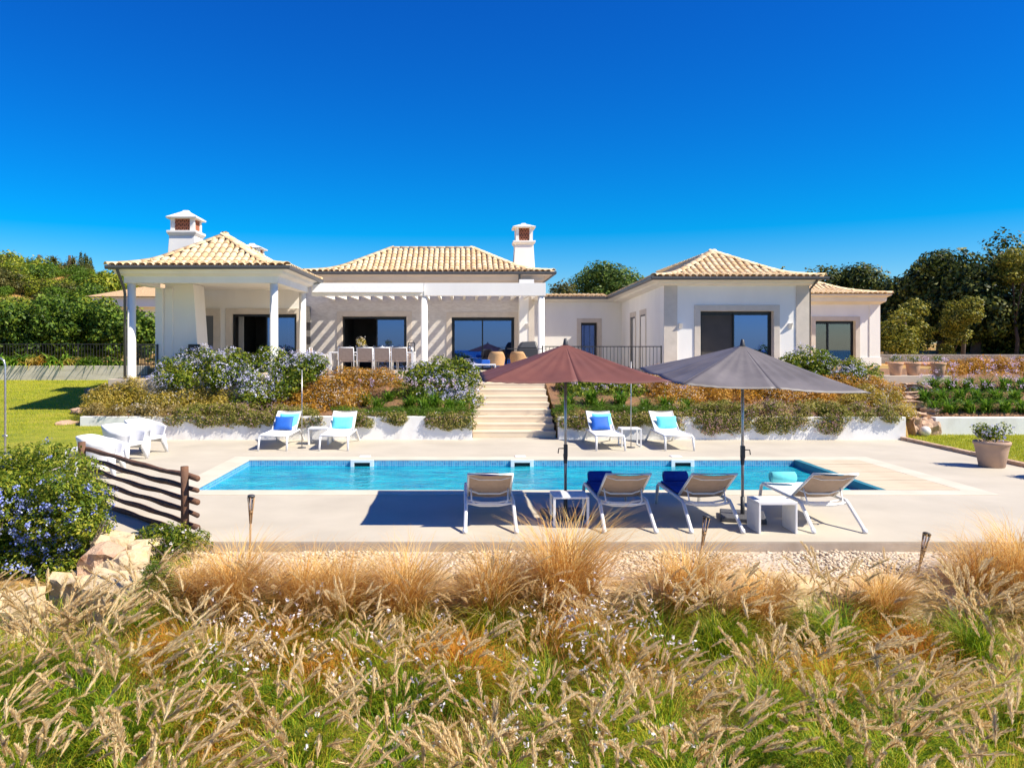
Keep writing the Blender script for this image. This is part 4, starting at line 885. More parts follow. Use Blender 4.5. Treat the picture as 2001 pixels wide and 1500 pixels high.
# cushions
def cushion(lab, L, dx, dy, w_, h_, mat, rz=0, lean=.62, top=None, th=.13):
    w_ *= 1.12; h_ *= 1.15
    m = MB(); n_ = 12; vs = []
    for side in (1, -1):
        for j in range(n_ + 1):
            for i in range(n_ + 1):
                u, v = i / n_ * 2 - 1, j / n_ * 2 - 1; e = (1 - abs(u) ** 2.6) * (1 - abs(v) ** 2.6)
                pu = 1 - .07 * (1 - abs(v)) ** .0 * (1 - v * v) * .5; vs.append((u * w_ / 2 * (1 - .05 * (1 - v * v)), side * th / 2 * max(e, 0) ** .5, (v * h_ / 2) * (1 - .06 * (1 - u * u))))
    k = (n_ + 1) ** 2; f = []
    for j in range(n_):
        for i in range(n_): a = j * (n_ + 1) + i; f += [(a, a + 1, a + n_ + 2, a + n_ + 1), (k + a, k + a + n_ + 1, k + a + n_ + 2, k + a + 1)]
    m.add(vs, f, 0, True); o = part('cushion', m, mat, None); o.location = (L.location.x + dx, L.location.y - dy, .36 + h_ * .42); o.rotation_euler = (-lean, 0, rz); tag(o, lab, 'cushion')
    return o
cushion('pale turquoise cushion behind the royal blue one on the leftmost far lounger', FL[0], .06, .50, .44, .40, CYAN)
cushion('glossy royal blue cushion with rounded top on the leftmost far lounger', FL[0], -.03, .66, .42, .34, ROYAL)
cushion('pale turquoise rectangular cushion on the lounger next to the steps on the left', FL[1], 0, .60, .48, .33, CYAN)
cushion('pale turquoise cushion behind the blue one on the lounger right of the steps', FL[2], .05, .50, .44, .40, CYAN)
cushion('royal blue cushion with turquoise patch on the lounger right of the steps', FL[2], -.02, .66, .42, .34, ROYAL, .1)
cushion('pale turquoise cushion on the rightmost far lounger', FL[3], .05, .58, .46, .34, CYAN)
m = MB(); m.box((-.02, -.04, -.16), (.02, .04, .16)); 
# side tables
def leg_table(lab, loc, rz=0, w_=.50, d_=.45, h_=.42, slab=False, name='side_table'):
    t = thing(name, lab, 'side table', None, loc, rz)
    if slab:
        m = MB(); m.box((-w_ / 2, -d_ / 2, h_ - .035), (w_ / 2, d_ / 2, h_)); part('table_top', m, ALU, t, bevel=.004)
        for s in (-1, 1): m = MB(); m.box((s * w_ / 2, -d_ / 2, 0), (s * (w_ / 2 - .03), d_ / 2, h_ - .036)); part('side_panel', m, ALU, t, bevel=.004)
    else:
        m = MB(); m.box((-w_ / 2, -d_ / 2, h_ - .03), (w_ / 2, d_ / 2, h_)); part('table_top', m, ALU, t, bevel=.006)
        for sx_ in (-1, 1):
            for sy_ in (-1, 1):
                m = MB(); x, y = sx_ * (w_ / 2 - .0), sy_ * (d_ / 2 - .0); m.box((x, y, 0), (x - sx_ * .035, y - sy_ * .035, h_ - .031)); part('leg', m, ALU, t, bevel=.003)
            m = MB(); x = sx_ * w_ / 2; m.box((x, -d_ / 2 + .036, 0), (x - sx_ * .03, d_ / 2 - .036, .02)); part('floor_bar', m, ALU, t)
    return t
leg_table('thin legged white table beneath the maroon parasol pole', (PX(1112, 11.0), 11.0, 0))
leg_table('white table of solid side panels beside the grey parasol pole', (PX(1508, 10.62), 10.62, 0), .0, .52, .44, .42, True)
leg_table('white solid table between the two left far loungers', (PX(622, 19.5), 19.7, 0), 0, .52, .44, .42, True)
leg_table('thin legged white table between the two right far loungers', (PX(1232, 19.2), 19.3, 0), 0, .50, .45, .45)

# ------------------------------------------------------------------ parasols
def parasol(name, lab, px, Y, half, zr, ztip, canopy, tilt=(0, 0), dy=0, crank=1, base_rz=0.2):
    x0 = PX(px, Y); t = thing(name, lab, 'parasol', None, (x0, Y, 0))
    m = MB(); m.tube([(0, 0, .08), (0, 0, ztip - .06)], .021, 14); pole = part('pole', m, STEEL, t)
    m = MB(); m.box((-.025, -.035, .88), (.03, .035, 1.06)); m.tube([(0, 0, .78), (0, 0, .92)], [.026, .036], 10); part('crank_housing', m, DGREY, t, bevel=.01)
    m = MB(); m.tube([(crank * .03, 0, 1.0), (crank * .10, -.01, 1.0), (crank * .11, -.01, .93)], .009, 6); part('crank_handle', m, DGREY, t)
    m = MB(); m.tube([(0, 0, .0), (0, 0, .32)], .03, 12); part('socket', m, DGREY, t)
    bt = MB()
    bt.box((-.31, -.31, 0), (.31, .31, .07)); o = part('base', bt, RUBB, t, bevel=.015); o.rotation_euler.z = base_rz
    h = ztip - zr; n_ = 16; tx, ty = tilt
    def corner(k): return [(-1, -1), (1, -1), (1, 1), (-1, 1)][k % 4]
    def top(u, v):  # u,v in -1..1
        r = max(abs(u), abs(v)); z = ztip - h * r - 0.018 * math.sin(math.pi * min(r, 1))
        # cloth between the ribs (corners and side mids) sinks a little
        if r > 1e-6:
            s = (u if abs(v) >= abs(u) else v) / r; z -= .028 * abs(math.sin(math.pi * s * 1.0)) * r
            z += .006 * math.sin(27 * s + 3 * r) * r * (1 - abs(2 * r - 1)) * 2 + .004 * math.sin(47 * s - 4 * r) * r
        return Vector((u * half, v * half + dy, z + tx * u * half + ty * v * half))
    m = MB(); 
    for k in range(8):
        a, bq = corner(k // 2), corner(k // 2 + 1); mid = ((a[0] + bq[0]) / 2, (a[1] + bq[1]) / 2); a, bq = (a, mid) if k % 2 == 0 else (mid, bq); vs = []
        for j in range(n_ + 1):
            r = max(j / n_, .03)
            for i in range(n_ + 1):
                s = i / n_; vs.append(top((a[0] + (bq[0] - a[0]) * s) * r, (a[1] + (bq[1] - a[1]) * s) * r))
        fs = [(j * (n_ + 1) + i, (j + 1) * (n_ + 1) + i, (j + 1) * (n_ + 1) + i + 1, j * (n_ + 1) + i + 1) for j in range(n_) for i in range(n_)]
        mm = MB(); mm.add(vs, fs, 0, True); o = part('canopy_panel', mm, canopy, t); sd = o.modifiers.new('s', 'SOLIDIFY'); sd.thickness = .004; sd.offset = -1
    for k in range(8):
        if k < 4: e = Vector((*corner(k), 0))
        else: a, bq = corner(k), corner(k + 1); e = Vector(((a[0] + bq[0]) / 2, (a[1] + bq[1]) / 2, 0))
        p = [top(e.x * r, e.y * r) - Vector((0, 0, .018)) for r in (.05, .35, .7, .985)]
        m = MB(); m.tube(p, .008, 6); rb = part('rib', m, STEEL, t)
        m = MB(); q = top(e.x * .5, e.y * .5) - Vector((0, 0, .03)); m.tube([(0, dy * 0, zr - .06), q], .006, 6); part('strut', m, STEEL, rb)
    m = MB(); m.tube([(0, 0, zr - .1), (0, 0, zr - .02)], .035, 12); part('runner_hub', m, DGREY, t)
    m = MB(); m.tube([(0, 0, ztip - .05), (0, 0, ztip), (0, 0, ztip + .075), (0, 0, ztip + .085)], [.045, .038, .022, .012], 14); part('finial', m, DGREY, t)
    return t
parasol('parasol', 'maroon square parasol over the thin legged table, left of the two', 1105, 11.45, 1.24, 2.06, 2.535, MAROON, (0, .01), 0.0, -1, 0.15)
parasol('parasol', 'dark grey square parasol standing between two near loungers, right of the maroon one', 1451, 11.3, 1.23, 2.03, 2.52, GREYC, (-.045, .055), 0.0, 1, -.3)
def thinpole(lab, px, Y, ztop, zb=0.0):
    t = thing('thin_pole', lab, 'pole', 'thin parasol poles by the far loungers', (PX(px, Y), Y, zb))
    m = MB(); m.tube([(0, 0, .03), (0, 0, ztop)], .011, 8); part('shaft', m, STEEL, t); m = MB(); m.lathe([(.001, 0), (.10, 0), (.10, .02), (.02, .035), (.001, .035)], n=16); part('foot_plate', m, RUBB, t)
thinpole('slender steel pole by the table between the two right far loungers', 1233, 18.95, 2.1)
thinpole('slender steel pole beside the leftmost far lounger, rising before the flowers', 590, 18.9, 1.9)
sh = thing('garden_shower', 'slim steel shower pole with curved head at the left edge of the view', 'shower', loc=(PX(10, 12.6), 12.6, 0))
m = MB(); zz = PZ(700, 12.6); m.tube([(0, 0, 0), (0, 0, zz - .12), (-.02, 0, zz - .04), (-.07, 0, zz), (-.2, 0, zz - .02)], .017, 10); part('pipe', m, STEEL, sh); m = MB(); m.lathe([(.02, .02), (.09, 0), (.09, -.015), (.001, -.015)], (-.22, 0, zz - .04), 16); part('shower_head', m, STEEL, sh)
m = MB(); m.tube([(-.03, -.02, 1.05), (.05, -.02, 1.05)], .014, 8); part('tap', m, STEEL, sh)

# ------------------------------------------------------------------ white tub chairs
def tub(name, lab, loc, rz):
    t = thing(name, lab, 'tub chair', 'white plastic tub chairs on the left of the deck', loc, rz)
    m = MB(); n_ = 28; k = 6; vs = []
    def ring(s, side):
        a = math.pi + (s - .5) * rad(275); x = .33 * math.cos(a) * (1.0); y = .36 * math.sin(a); u = abs(s - .5) * 2
        ztop = .78 - .17 * sstep(.3, 1, u); x += .06 if math.cos(a) > 0 else 0
        return Vector((x * 1.05, y, 0)), ztop
    for side in (0, 1):
        for j in range(k + 1):
            for i in range(n_ + 1):
                p, zt = ring(i / n_, side); d_ = Vector((p.x, p.y, 0)).normalized(); h = j / k; z = .24 + (zt - .24) * h; lean = .05 * h + .03 * h * h
                vs.append(p + d_ * (lean - side * .03) + Vector((0, 0, z)))
    K = (k + 1) * (n_ + 1); f = []
    for j in range(k):
        for i in range(n_): a = j * (n_ + 1) + i; f += [(a, a + 1, a + n_ + 2, a + n_ + 1), (K + a, K + a + n_ + 1, K + a + n_ + 2, K + a + 1)]
    for i in range(n_): a = k * (n_ + 1) + i; f.append((a, a + 1, K + a + 1, K + a))
    for i in (0, n_):
        for j in range(k): a = j * (n_ + 1) + i; f.append((a, a + n_ + 1, K + a + n_ + 1, K + a))
    m.add(vs, f, 0, True); part('shell', m, PLASTW, t)
    m = MB(); pts = []
    for i in range(24): a = 2 * math.pi * i / 24; pts.append((.36 * math.copysign(abs(math.cos(a)) ** .7, math.cos(a)) + .01, .345 * math.copysign(abs(math.sin(a)) ** .7, math.sin(a))))
    m.prism(pts, .34, .40); part('seat', m, PLASTW, t, bevel=.02)
    for sx_, sy_ in ((1, 1), (1, -1), (-1, 1), (-1, -1)):
        m = MB(); m.tube([(sx_ * .27, sy_ * .27, .40), (sx_ * .36, sy_ * .35, 0)], [.085, .032], 8); part('leg', m, PLASTW, t)
    return t
c0 = tub('tub_chair', 'white plastic tub chair above the wooden fence, middle one of the three', (PX(240, 16.9), 16.9, 0), rad(-12))
dup(c0, (PX(282, 18.0), 18.0, 0), rad(-14), 'white plastic tub chair furthest back, nearest the white garden wall')
dup(c0, (PX(196, 14.9), 14.9, 0), rad(8), 'white plastic tub chair half hidden behind the wooden fence rails')
leg_table('low white table beside the tub chairs behind the flowering bush', (PX(150, 15.2), 15.6, 0), .1, .6, .6, .45, True, 'side_table')

# ------------------------------------------------------------------ wooden fence
fe = thing('wooden_fence', 'rustic fence of wavy brown poles between the flowering bush and the pool deck', 'fence', loc=(-4.9, 11.3, 0))
A, B = Vector((PX(160, 12.6), 12.6, 0)), Vector((PX(361, 10.15), 10.15, 0)); O = Vector((-4.9, 11.3, 0)); d = (B - A).normalized()
for i in range(6):
    m = MB(); r = random.Random(40 + i); k = 22; pts = []; rs_ = []
    for j in range(k + 1):
        s = j / k; p = A.lerp(B, s) + d * (.24 * s) - d * .1 * (1 - s); z = PZ(930, 10.15) - .02 - .155 * i + .011 * math.sin(s * 8 + i * .5) + .006 * math.sin(s * 23 + i * 2) + (.03 * (1 - s))
        pts.append(p - O + Vector((.03, .065, z))); rs_.append(.036 + .005 * math.sin(s * 15 + i * 3) + r.uniform(-.002, .002))
    m.tube(pts, rs_, 9); part('rail', m, WOOD, fe)
for p, h, rr_ in ((B, PZ(911, 10.15), .052), (A, PZ(863, 12.6), .06)):
    m = MB(); q = p - O; m.tube([q + Vector((0, 0, -.45)), q + Vector((.004, 0, h * .5)), q + Vector((-.003, 0, h))], [rr_ * 1.04, rr_, rr_ * .97], 10); part('post', m, WOOD, fe)

# ------------------------------------------------------------------ garden torches
def torch(lab, base, top):
    base, top = Vector(base), Vector(top); L = (top - base).length; t = thing('garden_torch', lab, 'garden torch', 'bamboo garden torches along the front edge', base)
    q = (top - base).to_track_quat('Z', 'Y'); t.rotation_euler = q.to_euler(); h = .22
    m = MB(); m.tube([(0, 0, 0), (0, 0, L - h)], .013, 8); part('pole', m, BAMB, t)
    for k in range(6):
        a = k * math.pi / 3; m = MB(); m.tube([(.012 * math.cos(a), .012 * math.sin(a), L - h - .14), (.022 * math.cos(a), .022 * math.sin(a), L - h - .02), (.045 * math.cos(a), .045 * math.sin(a), L - h + .19)], .0045, 5); part('splint', m, BAMB, t)
    m = MB(); m.lathe([(.018, L - h), (.036, L - .03)], n=14); part('glass_chimney', m, GLASSC, t)
    m = MB(); m.lathe([(.044, L - .035), (.046, L - .01), (.03, L), (.001, L)], n=14); part('cap', m, DGREY, t)
    m = MB(); m.lathe([(.026, L - h - .01), (.028, L - h + .02)], n=12); part('binding', m, BAMB, t)
torch('torch standing upright on the left, near the end of the wooden fence', (PX(487, 9.7), 9.7, -.44), P(491, 966, 9.7))
torch('pale open topped torch leaning in front of the third near lounger', (PX(1358, 9.3), 9.3, -.44), P(1381, 1007, 9.5))
torch('dark capped torch leaning right, before the bare deck on the right', (PX(1780, 8.9), 8.9, -.44), P(1812, 1040, 9.1))

# ------------------------------------------------------------------ pots
def pot_prof(r, h): return [(r * .66, 0), (r * .70, h * .02), (r * .88, h * .66), (r * .93, h * .80), (r * .94, h * .81), (r * .95, h * .86), (r * 1.0, h * .88), (r * 1.02, h * .97), (r * .98, h), (r * .88, h), (r * .85, h * .9), (.001, h * .9)]
def pot(lab, loc, r, h, mat, fh, group, leaf=L_PLUMB, flo=L_BLUE, n_=900, short=''):
    t = thing('clay_pot', lab, 'plant pot', group, loc); m = MB(); m.lathe(pot_prof(r, h), n=32); part('pot', m, mat, t)
    bl = [(random.uniform(-.5, .5) * r, random.uniform(-.5, .5) * r, h + fh * random.uniform(.2, .7), r * .5, r * .5, fh * .32) for _ in range(8)]
    o = obj('foliage', foliage_mesh('foliage', bl, n_, r * .16, [leaf, flo], .5, int(n_ / 10), r * .09, 6, r * .09), None)
    o.name = 'potted_plant'; o.location = loc; tag(o, 'blue flowers growing in the ' + short, 'plant', group and 'plants in the pots')
    return t
pot('big sandy clay pot on the deck beside the right lawn', (PX(1935, 16.1), 16.05, 0), .335, .53, SANDT, .40, None, n_=1500, short='big sandy pot on the pool deck')
pot('clay pot out by the right edge of the deck, casting its shadow into view', (11.3, 14.55, 0), .33, .53, SANDT, .40, None, short='pot at the right deck edge')
for px, lab in ((1750, 'small clay pot on the terrace nearest the far right wing'), (1784, 'small clay pot in the middle of the terrace row of three'), (1826, 'small clay pot on the terrace nearest the orange grasses')):
    pot(lab, (PX(px, 24.5), 24.5 if px < 1800 else 24.3, T), .225, .40, TERRA, .26, 'clay pots on the terrace corner', n_=500, short=lab[6:])

# ------------------------------------------------------------------ terrace furniture
tx0, tx1, ty, tz = -4.25, -1.55, 25.05, T
dt = thing('dining_table', 'long white dining table laid for a meal under the pergola', 'table', loc=((tx0 + tx1) / 2, ty, tz)); hl = (tx1 - tx0) / 2
m = MB(); m.box((-hl, -.5, .70), (hl, .5, .735)); part('table_top', m, ALU, dt, bevel=.004)
for sx_ in (-1, 1):
    for sy_ in (-1, 1): m = MB(); m.box((sx_ * hl, sy_ * .5, 0), (sx_ * (hl - .09), sy_ * .41, .699)); part('leg', m, ALU, dt, bevel=.004)
def dchair(lab, loc, rz):
    t = thing('dining_chair', lab, 'chair', 'taupe dining chairs round the long table', loc, rz)
    for s in (-1, 1):
        m = MB(); m.tube([(s * .24, -.22, 0), (s * .24, -.24, .45), (s * .235, -.29, .86)], .014, 6); part('back_leg', m, ALU, t)
        m = MB(); m.tube([(s * .25, -.24, .64), (s * .25, .2, .64), (s * .25, .22, .62), (s * .25, .22, 0)], .014, 6); part('arm', m, ALU, t)
    m = MB(); m.box((-.24, -.24, .43), (.24, .22, .455)); part('seat', m, TAUPE, t)
    m = MB(); m.add([(-.225, -.245, .48), (.225, -.245, .48), (.225, -.295, .86), (-.225, -.295, .86), (-.225, -.255, .48), (.225, -.255, .48), (.225, -.305, .86), (-.225, -.305, .86)], [(0, 1, 2, 3), (7, 6, 5, 4), (3, 2, 6, 7), (0, 4, 5, 1), (0, 3, 7, 4), (1, 5, 6, 2)]); part('backrest', m, TAUPE, t)
    m = MB(); m.tube([(-.24, -.29, .87), (.24, -.29, .87)], .014, 6); part('top_bar', m, ALU, t)
    return t
cx_ = [PX(p_, 24.35) for p_ in (678, 714.5, 747.5, 781)]
d0 = dchair('dining chair on the near side of the table, leftmost', (cx_[0], 24.4, T), 0)
for x, l in zip(cx_[1:], ('dining chair on the near side, second from the left', 'dining chair on the near side, third from the left, behind a tall brown stalk', 'dining chair on the near side, rightmost, by the lantern end')): dup(d0, (x, 24.4, T), 0, l)
dup(d0, (-4.62, 25.05, T), rad(-90), 'dining chair at the left head of the table, seen from the side')
for i, l in enumerate(('leftmost', 'second from the left', 'third from the left', 'rightmost')): dup(d0, (-3.9 + i * .66, 25.7, T), math.pi, 'dining chair on the wall side of the table, ' + l)
zt = T + .736
la = thing('lantern', 'black lantern at the right end of the dining table', 'lantern', loc=(PX(804, 25.1), 25.1, T + .736))
m = MB(); m.box((-.11, -.11, 0), (.11, .11, .02)); m.box((-.11, -.11, .28), (.11, .11, .30)); part('tray', m, BLACK, la, kind='stuff')
for sx_ in (-1, 1):
    for sy_ in (-1, 1): m = MB(); m.box((sx_ * .11, sy_ * .11, .021), (sx_ * .092, sy_ * .092, .279)); part('corner_bar', m, BLACK, la)
m = MB(); m.tube([(-.07, 0, .3), (-.06, 0, .38), (.06, 0, .38), (.07, 0, .3)], .006, 6); part('handle', m, BLACK, la); m = MB(); m.lathe([(.03, .02), (.03, .15), (.001, .15)], n=12); part('candle', m, ALU, la)
dt.location.z += 0
va = thing('flower_vase', 'dark vase of dried flowers in the middle of the dining table', 'vase', loc=(PX(706, 25), 25.0, zt)); m = MB(); m.lathe([(.06, 0), (.09, .08), (.05, .17), (.055, .2)], n=16); part('vase', m, DGREY, va)
obj('flowers', foliage_mesh('flowers', [(0, 0, .30, .16, .12, .14)], 260, .05, [L_GOLD, L_TINY], .5, 20, .03), va, kind='stuff')
bw = thing('tureen', 'white round bowl on the right half of the dining table', 'bowl', loc=(PX(747, 25), 25.0, zt)); m = MB(); m.lathe([(.05, 0), (.12, .05), (.13, .10), (.08, .15), (.02, .165), (.001, .165)], n=20); part('bowl', m, PLASTW, bw)
m = MB(); m.lathe([(.001, .165), (.02, .17), (.015, .2), (.001, .2)], n=10); part('knob', m, PLASTW, bw)
wg = None
for i in range(9):
    x = tx0 + .3 + i * .28; y = 24.75 + .5 * (i % 2); t_ = None
    if wg is None:
        wg = thing('wine_glass', 'clear wine glass set along the dining table', 'glass', 'wine glasses on the dining table', (x, y, zt)); m = MB(); m.lathe([(.035, 0), (.004, .006), (.004, .09), (.03, .12), (.036, .16), (.032, .2)], n=12); part('bowl', m, GLASSC, wg)
    else: dup(wg, (x, y, zt), 0, 'clear wine glass set along the dining table')
# rattan chairs, covered barbecue, low white bench
def rattan(lab, loc, rz):
    t = thing('rattan_chair', lab, 'armchair', 'tan rattan armchairs on the terrace', loc, rz); m = MB(); pts = []; n_ = 20; vs = []
    for side in (0, 1):
        for j in range(6):
            for i in range(n_ + 1):
                s = i / n_; a = math.pi * 1.5 + (s - .5) * rad(210); u = abs(s - .5) * 2; zt_ = .88 - .24 * sstep(.35, .8, u); h = j / 5; r_ = .29 + .04 * h - side * .035
                vs.append((r_ * math.cos(a), r_ * math.sin(a), .36 + (zt_ - .36) * h))
    K = 6 * (n_ + 1); f = []
    for j in range(5):
        for i in range(n_): a = j * (n_ + 1) + i; f += [(a, a + 1, a + n_ + 2, a + n_ + 1), (K + a, K + a + n_ + 1, K + a + n_ + 2, K + a + 1)]
    for i in range(n_): a = 5 * (n_ + 1) + i; f.append((a, a + 1, K + a + 1, K + a))
    m.add(vs, f, 0, True); part('woven_shell', m, RATTAN, t); m = MB(); m.lathe([(.27, .36), (.29, .38), (.29, .42), (.001, .42)], n=20); part('seat', m, RATTAN, t)
    for k in range(4): a = math.pi / 4 + k * math.pi / 2; m = MB(); m.tube([(.22 * math.cos(a), .22 * math.sin(a), .37), (.26 * math.cos(a), .26 * math.sin(a), 0)], .018, 8); part('leg', m, RATTAN, t)
    return t
r0 = rattan('tan rattan armchair with its back to the pool, left of the pair', (PX(970, 24.9), 24.9, T), 0)
dup(r0, (PX(1013, 25.3), 25.3, T), rad(-15), 'tan rattan armchair half hidden behind the maroon parasol', scale=.85); r0.scale = (.85,) * 3
bb = thing('barbecue', 'covered black kettle barbecue beside the pergola pier', 'barbecue', loc=(PX(1030, 26.0), 25.9, T))
m = MB(); m.box((-.33, -.25, .55), (.33, .25, .84)); part('cabinet', m, DGREY, bb, bevel=.02)
m = MB(); m.add([(-.34, -.26, .841), (.34, -.26, .841), (.34, .26, .841), (-.34, .26, .841), (-.20, -.16, 1.06), (.28, -.16, 1.08), (.28, .2, 1.08), (-.2, .2, 1.06)], [(0, 3, 2, 1), (4, 5, 6, 7), (0, 1, 5, 4), (1, 2, 6, 5), (2, 3, 7, 6), (3, 0, 4, 7)]); part('lid', m, DGREY, bb, bevel=.05)
for s in (-1, 1): m = MB(); m.box((s * .33, -.25, 0), (s * .27, .25, .549)); part('leg_panel', m, DGREY, bb)
m = MB(); m.box((.34, -.2, .82), (.6, .2, .84)); part('side_shelf', m, GUT, bb)
m = MB(); m.box((-.66, -.2, .82), (-.335, .2, .84)); part('side_shelf', m, GUT, bb)
lt = leg_table('low white coffee table by the rattan chairs above the steps', (PX(945, 24.5), 24.5, T), 0, .75, .6, .36, True, 'coffee_table')
m = MB(); m.box((-.13, -.1, 0), (.13, .1, .13)); o = part('blue_box', m, ROYAL, None, bevel=.02); o.location = (PX(943, 24.5) + .1, 24.5, T + .362); tag(o, 'small blue box on the low white coffee table', 'box')
m = MB(); m.tube([(0, 0, .26), (0, 0, .92)], .012, 6); 

# ------------------------------------------------------------------ neighbour's house
nb = thing('neighbour_house', 'white house with pale hipped roof half hidden behind the hedge on the left', 'house', loc=(-14.8, 52, 1.6))
m = MB(); m.box((-8, -3, -1), (6, 6, PZ(600, 49) - 1.6)); part('wall', m, WHITE, nb)
zt_ = PZ(600, 49) - 1.6; m = MB(); m.box((-8.3, -3.6, zt_ - .02), (6.4, 6.4, zt_ + .5)); m.box((-8.35, -3.65, zt_ + .5), (6.45, 6.45, zt_ + .62)); part('cornice', m, WHITE, nb, bevel=.03)
m = MB(); m.add([(-8.6, -3.9, zt_ + .63), (6.7, -3.9, zt_ + .63), (6.7, 6.7, zt_ + .63), (-8.6, 6.7, zt_ + .63), (-3.2, 1.4, zt_ + 2.25), (1.4, 1.4, zt_ + 2.25)], [(0, 1, 5, 4), (1, 2, 5), (2, 3, 4, 5), (3, 0, 4)])
part('roof', m, M('far_tiles', (.60, .42, .22), (.5, .32, .17), 3, .9, 25, .6, .05, stretch=(6, 1, 1)), nb)
m = MB(); m.box((2.0, -3.02, .4), (3.2, -3.001, 2.0)); part('window', m, BLACK, nb)
# ------------------------------------------------------------------ planting
def stems_part(root, pts, r=.012, n_=6, hh=.5, name='stem'):
    m = MB()
    for (x, y, z) in pts:
        for k in range(n_):
            a = random.uniform(0, 6.28); m.tube([(x + random.uniform(-.06, .06), y + random.uniform(-.06, .06), z - .05), (x + .15 * math.cos(a), y + .15 * math.sin(a), z + hh * .5), (x + .4 * math.cos(a), y + .3 * math.sin(a), z + hh)], [r, r * .7, r * .3], 5)
    part(name, m, BARK, root, kind='stuff')
def shrub(name, label, cat, outline, Y, depth, n, size, mats, nflow=0, fsize=.03, fk=6, frad=.05, asp=.5, group=None, br=.24, dens=14, hfun=None, slope_y=0.0, lump=.14, shell=.18):
    """outline: polygon of picture-space corners turned into a body of blobs of real depth at distance Y"""
    xs_ = [p_[0] for p_ in outline]; ys_ = [p_[1] for p_ in outline]; bl = []
    def inside(px, py):
        c = False; j = len(outline) - 1
        for i in range(len(outline)):
            (xi, yi), (xj, yj) = outline[i], outline[j]
            if (yi > py) != (yj > py) and px < (xj - xi) * (py - yi) / (yj - yi) + xi: c = not c
            j = i
        return c
    area = 0; cnt = 0
    while len(bl) < dens and cnt < 4000:
        cnt += 1; px, py = random.uniform(min(xs_), max(xs_)), random.uniform(min(ys_), max(ys_))
        if not inside(px, py): continue
        v = (max(ys_) - py) / (max(ys_) - min(ys_) + 1e-6); y = Y + depth * (v - .35) + random.uniform(-.15, .15) * depth
        x, _, z = P(px, py, y); r = br * random.uniform(.75, 1.25); bl.append((x, y, z, r * 1.15, r, r * .85))
    bx = sum(q[0] for q in bl) / len(bl); by = sum(q[1] for q in bl) / len(bl); bz = min(q[2] for q in bl) - br * .6
    bl = [(q[0] - bx, q[1] - by, q[2] - bz, *q[3:]) for q in bl]
    t = thing(name, label, cat, group, (bx, by, bz))
    obj('foliage', foliage_mesh('foliage', bl, n, size, mats, asp, nflow, fsize, fk, frad, shell, lump), t)
    low = sorted(bl, key=lambda q: q[2])[:3]; stems_part(t, [(q[0], q[1], max(q[2] - .3, 0)) for q in low], .012, 4, .4)
    return t
PB = [L_PLUMB, L_BLUE]
shrub('plumbago_bush', 'large pale blue flowering bush in front of the veranda columns', 'bush', [(285, 745), (330, 705), (380, 692), (430, 697), (480, 688), (540, 690), (600, 694), (632, 705), (640, 728), (600, 745), (560, 760), (535, 785), (490, 792), (455, 775), (440, 752), (370, 750)], 21.7, 1.1, 26000, .08, PB, 2100, .036, 7, .055, dens=84, br=.29)
shrub('plumbago_bush', 'pale blue flowering bush between the dining table and the steps', 'bush', [(778, 770), (785, 735), (820, 712), (865, 702), (890, 698), (915, 715), (930, 745), (932, 790), (905, 800), (850, 780), (800, 785)], 22.4, .9, 15000, .075, PB, 1000, .036, 7, .055, dens=44, br=.28)
shrub('plumbago_bush', 'dark flowering bush below the maroon parasol, right of the steps', 'bush', [(1082, 748), (1130, 738), (1190, 738), (1250, 745), (1262, 775), (1200, 765), (1150, 768), (1100, 780)], 22.9, .8, 12000, .075, PB, 140, .034, 7, .05, dens=46, br=.26)
shrub('plumbago_bush', 'pale blue flowering bush against the wing wall behind the grey parasol', 'bush', [(1520, 705), (1545, 690), (1600, 688), (1620, 694), (1660, 705), (1700, 718), (1722, 738), (1715, 765), (1650, 755), (1560, 735)], 23.4, .8, 13000, .08, PB, 600, .036, 7, .055, dens=46, br=.25)
shrub('gold_shrub', 'golden wispy shrub at the left end of the white garden wall', 'bush', [(165, 800), (190, 770), (240, 752), (300, 748), (370, 752), (440, 760), (455, 790), (450, 808), (300, 812), (200, 812)], 21.5, 1.1, 26000, .085, [L_GOLD, L_TINY], 900, .022, 3, .03, asp=.22, dens=64, br=.27)
shrub('gold_shrub', 'orange gold bush dotted with tiny white blooms under the dining terrace', 'bush', [(545, 765), (600, 742), (640, 725), (700, 722), (760, 728), (775, 750), (720, 775), (690, 800), (600, 806), (520, 806), (530, 785)], 21.9, 1.1, 26000, .08, [L_RUST, L_TINY], 1500, .024, 3, .03, asp=.24, dens=70, br=.27)
shrub('rust_shrub', 'rust orange bush in shade below the grey parasol, right of the steps', 'bush', [(1270, 740), (1350, 745), (1500, 742), (1640, 745), (1730, 752), (1770, 780), (1760, 805), (1640, 790), (1560, 785), (1400, 785), (1290, 790), (1260, 765)], 22.2, 1.3, 42000, .08, [L_RUST, L_TINY], 2400, .024, 3, .03, asp=.24, dens=130, br=.28)
shrub('rust_shrub', 'low orange grass clump at the foot of the court railing', 'grass clump', [(1250, 722), (1290, 716), (1330, 722), (1340, 740), (1260, 742)], 24.2, .4, 2200, .07, [L_RUST, L_TINY], 40, .02, 3, .03, asp=.15, dens=9, br=.16)
shrub('gold_shrub', 'golden shrub spilling over the right end of the white garden wall', 'bush', [(1655, 765), (1720, 758), (1765, 780), (1782, 815), (1700, 812), (1650, 800)], 21.6, .8, 11000, .08, [L_GOLD, L_TINY], 600, .024, 3, .03, asp=.22, dens=34, br=.24)
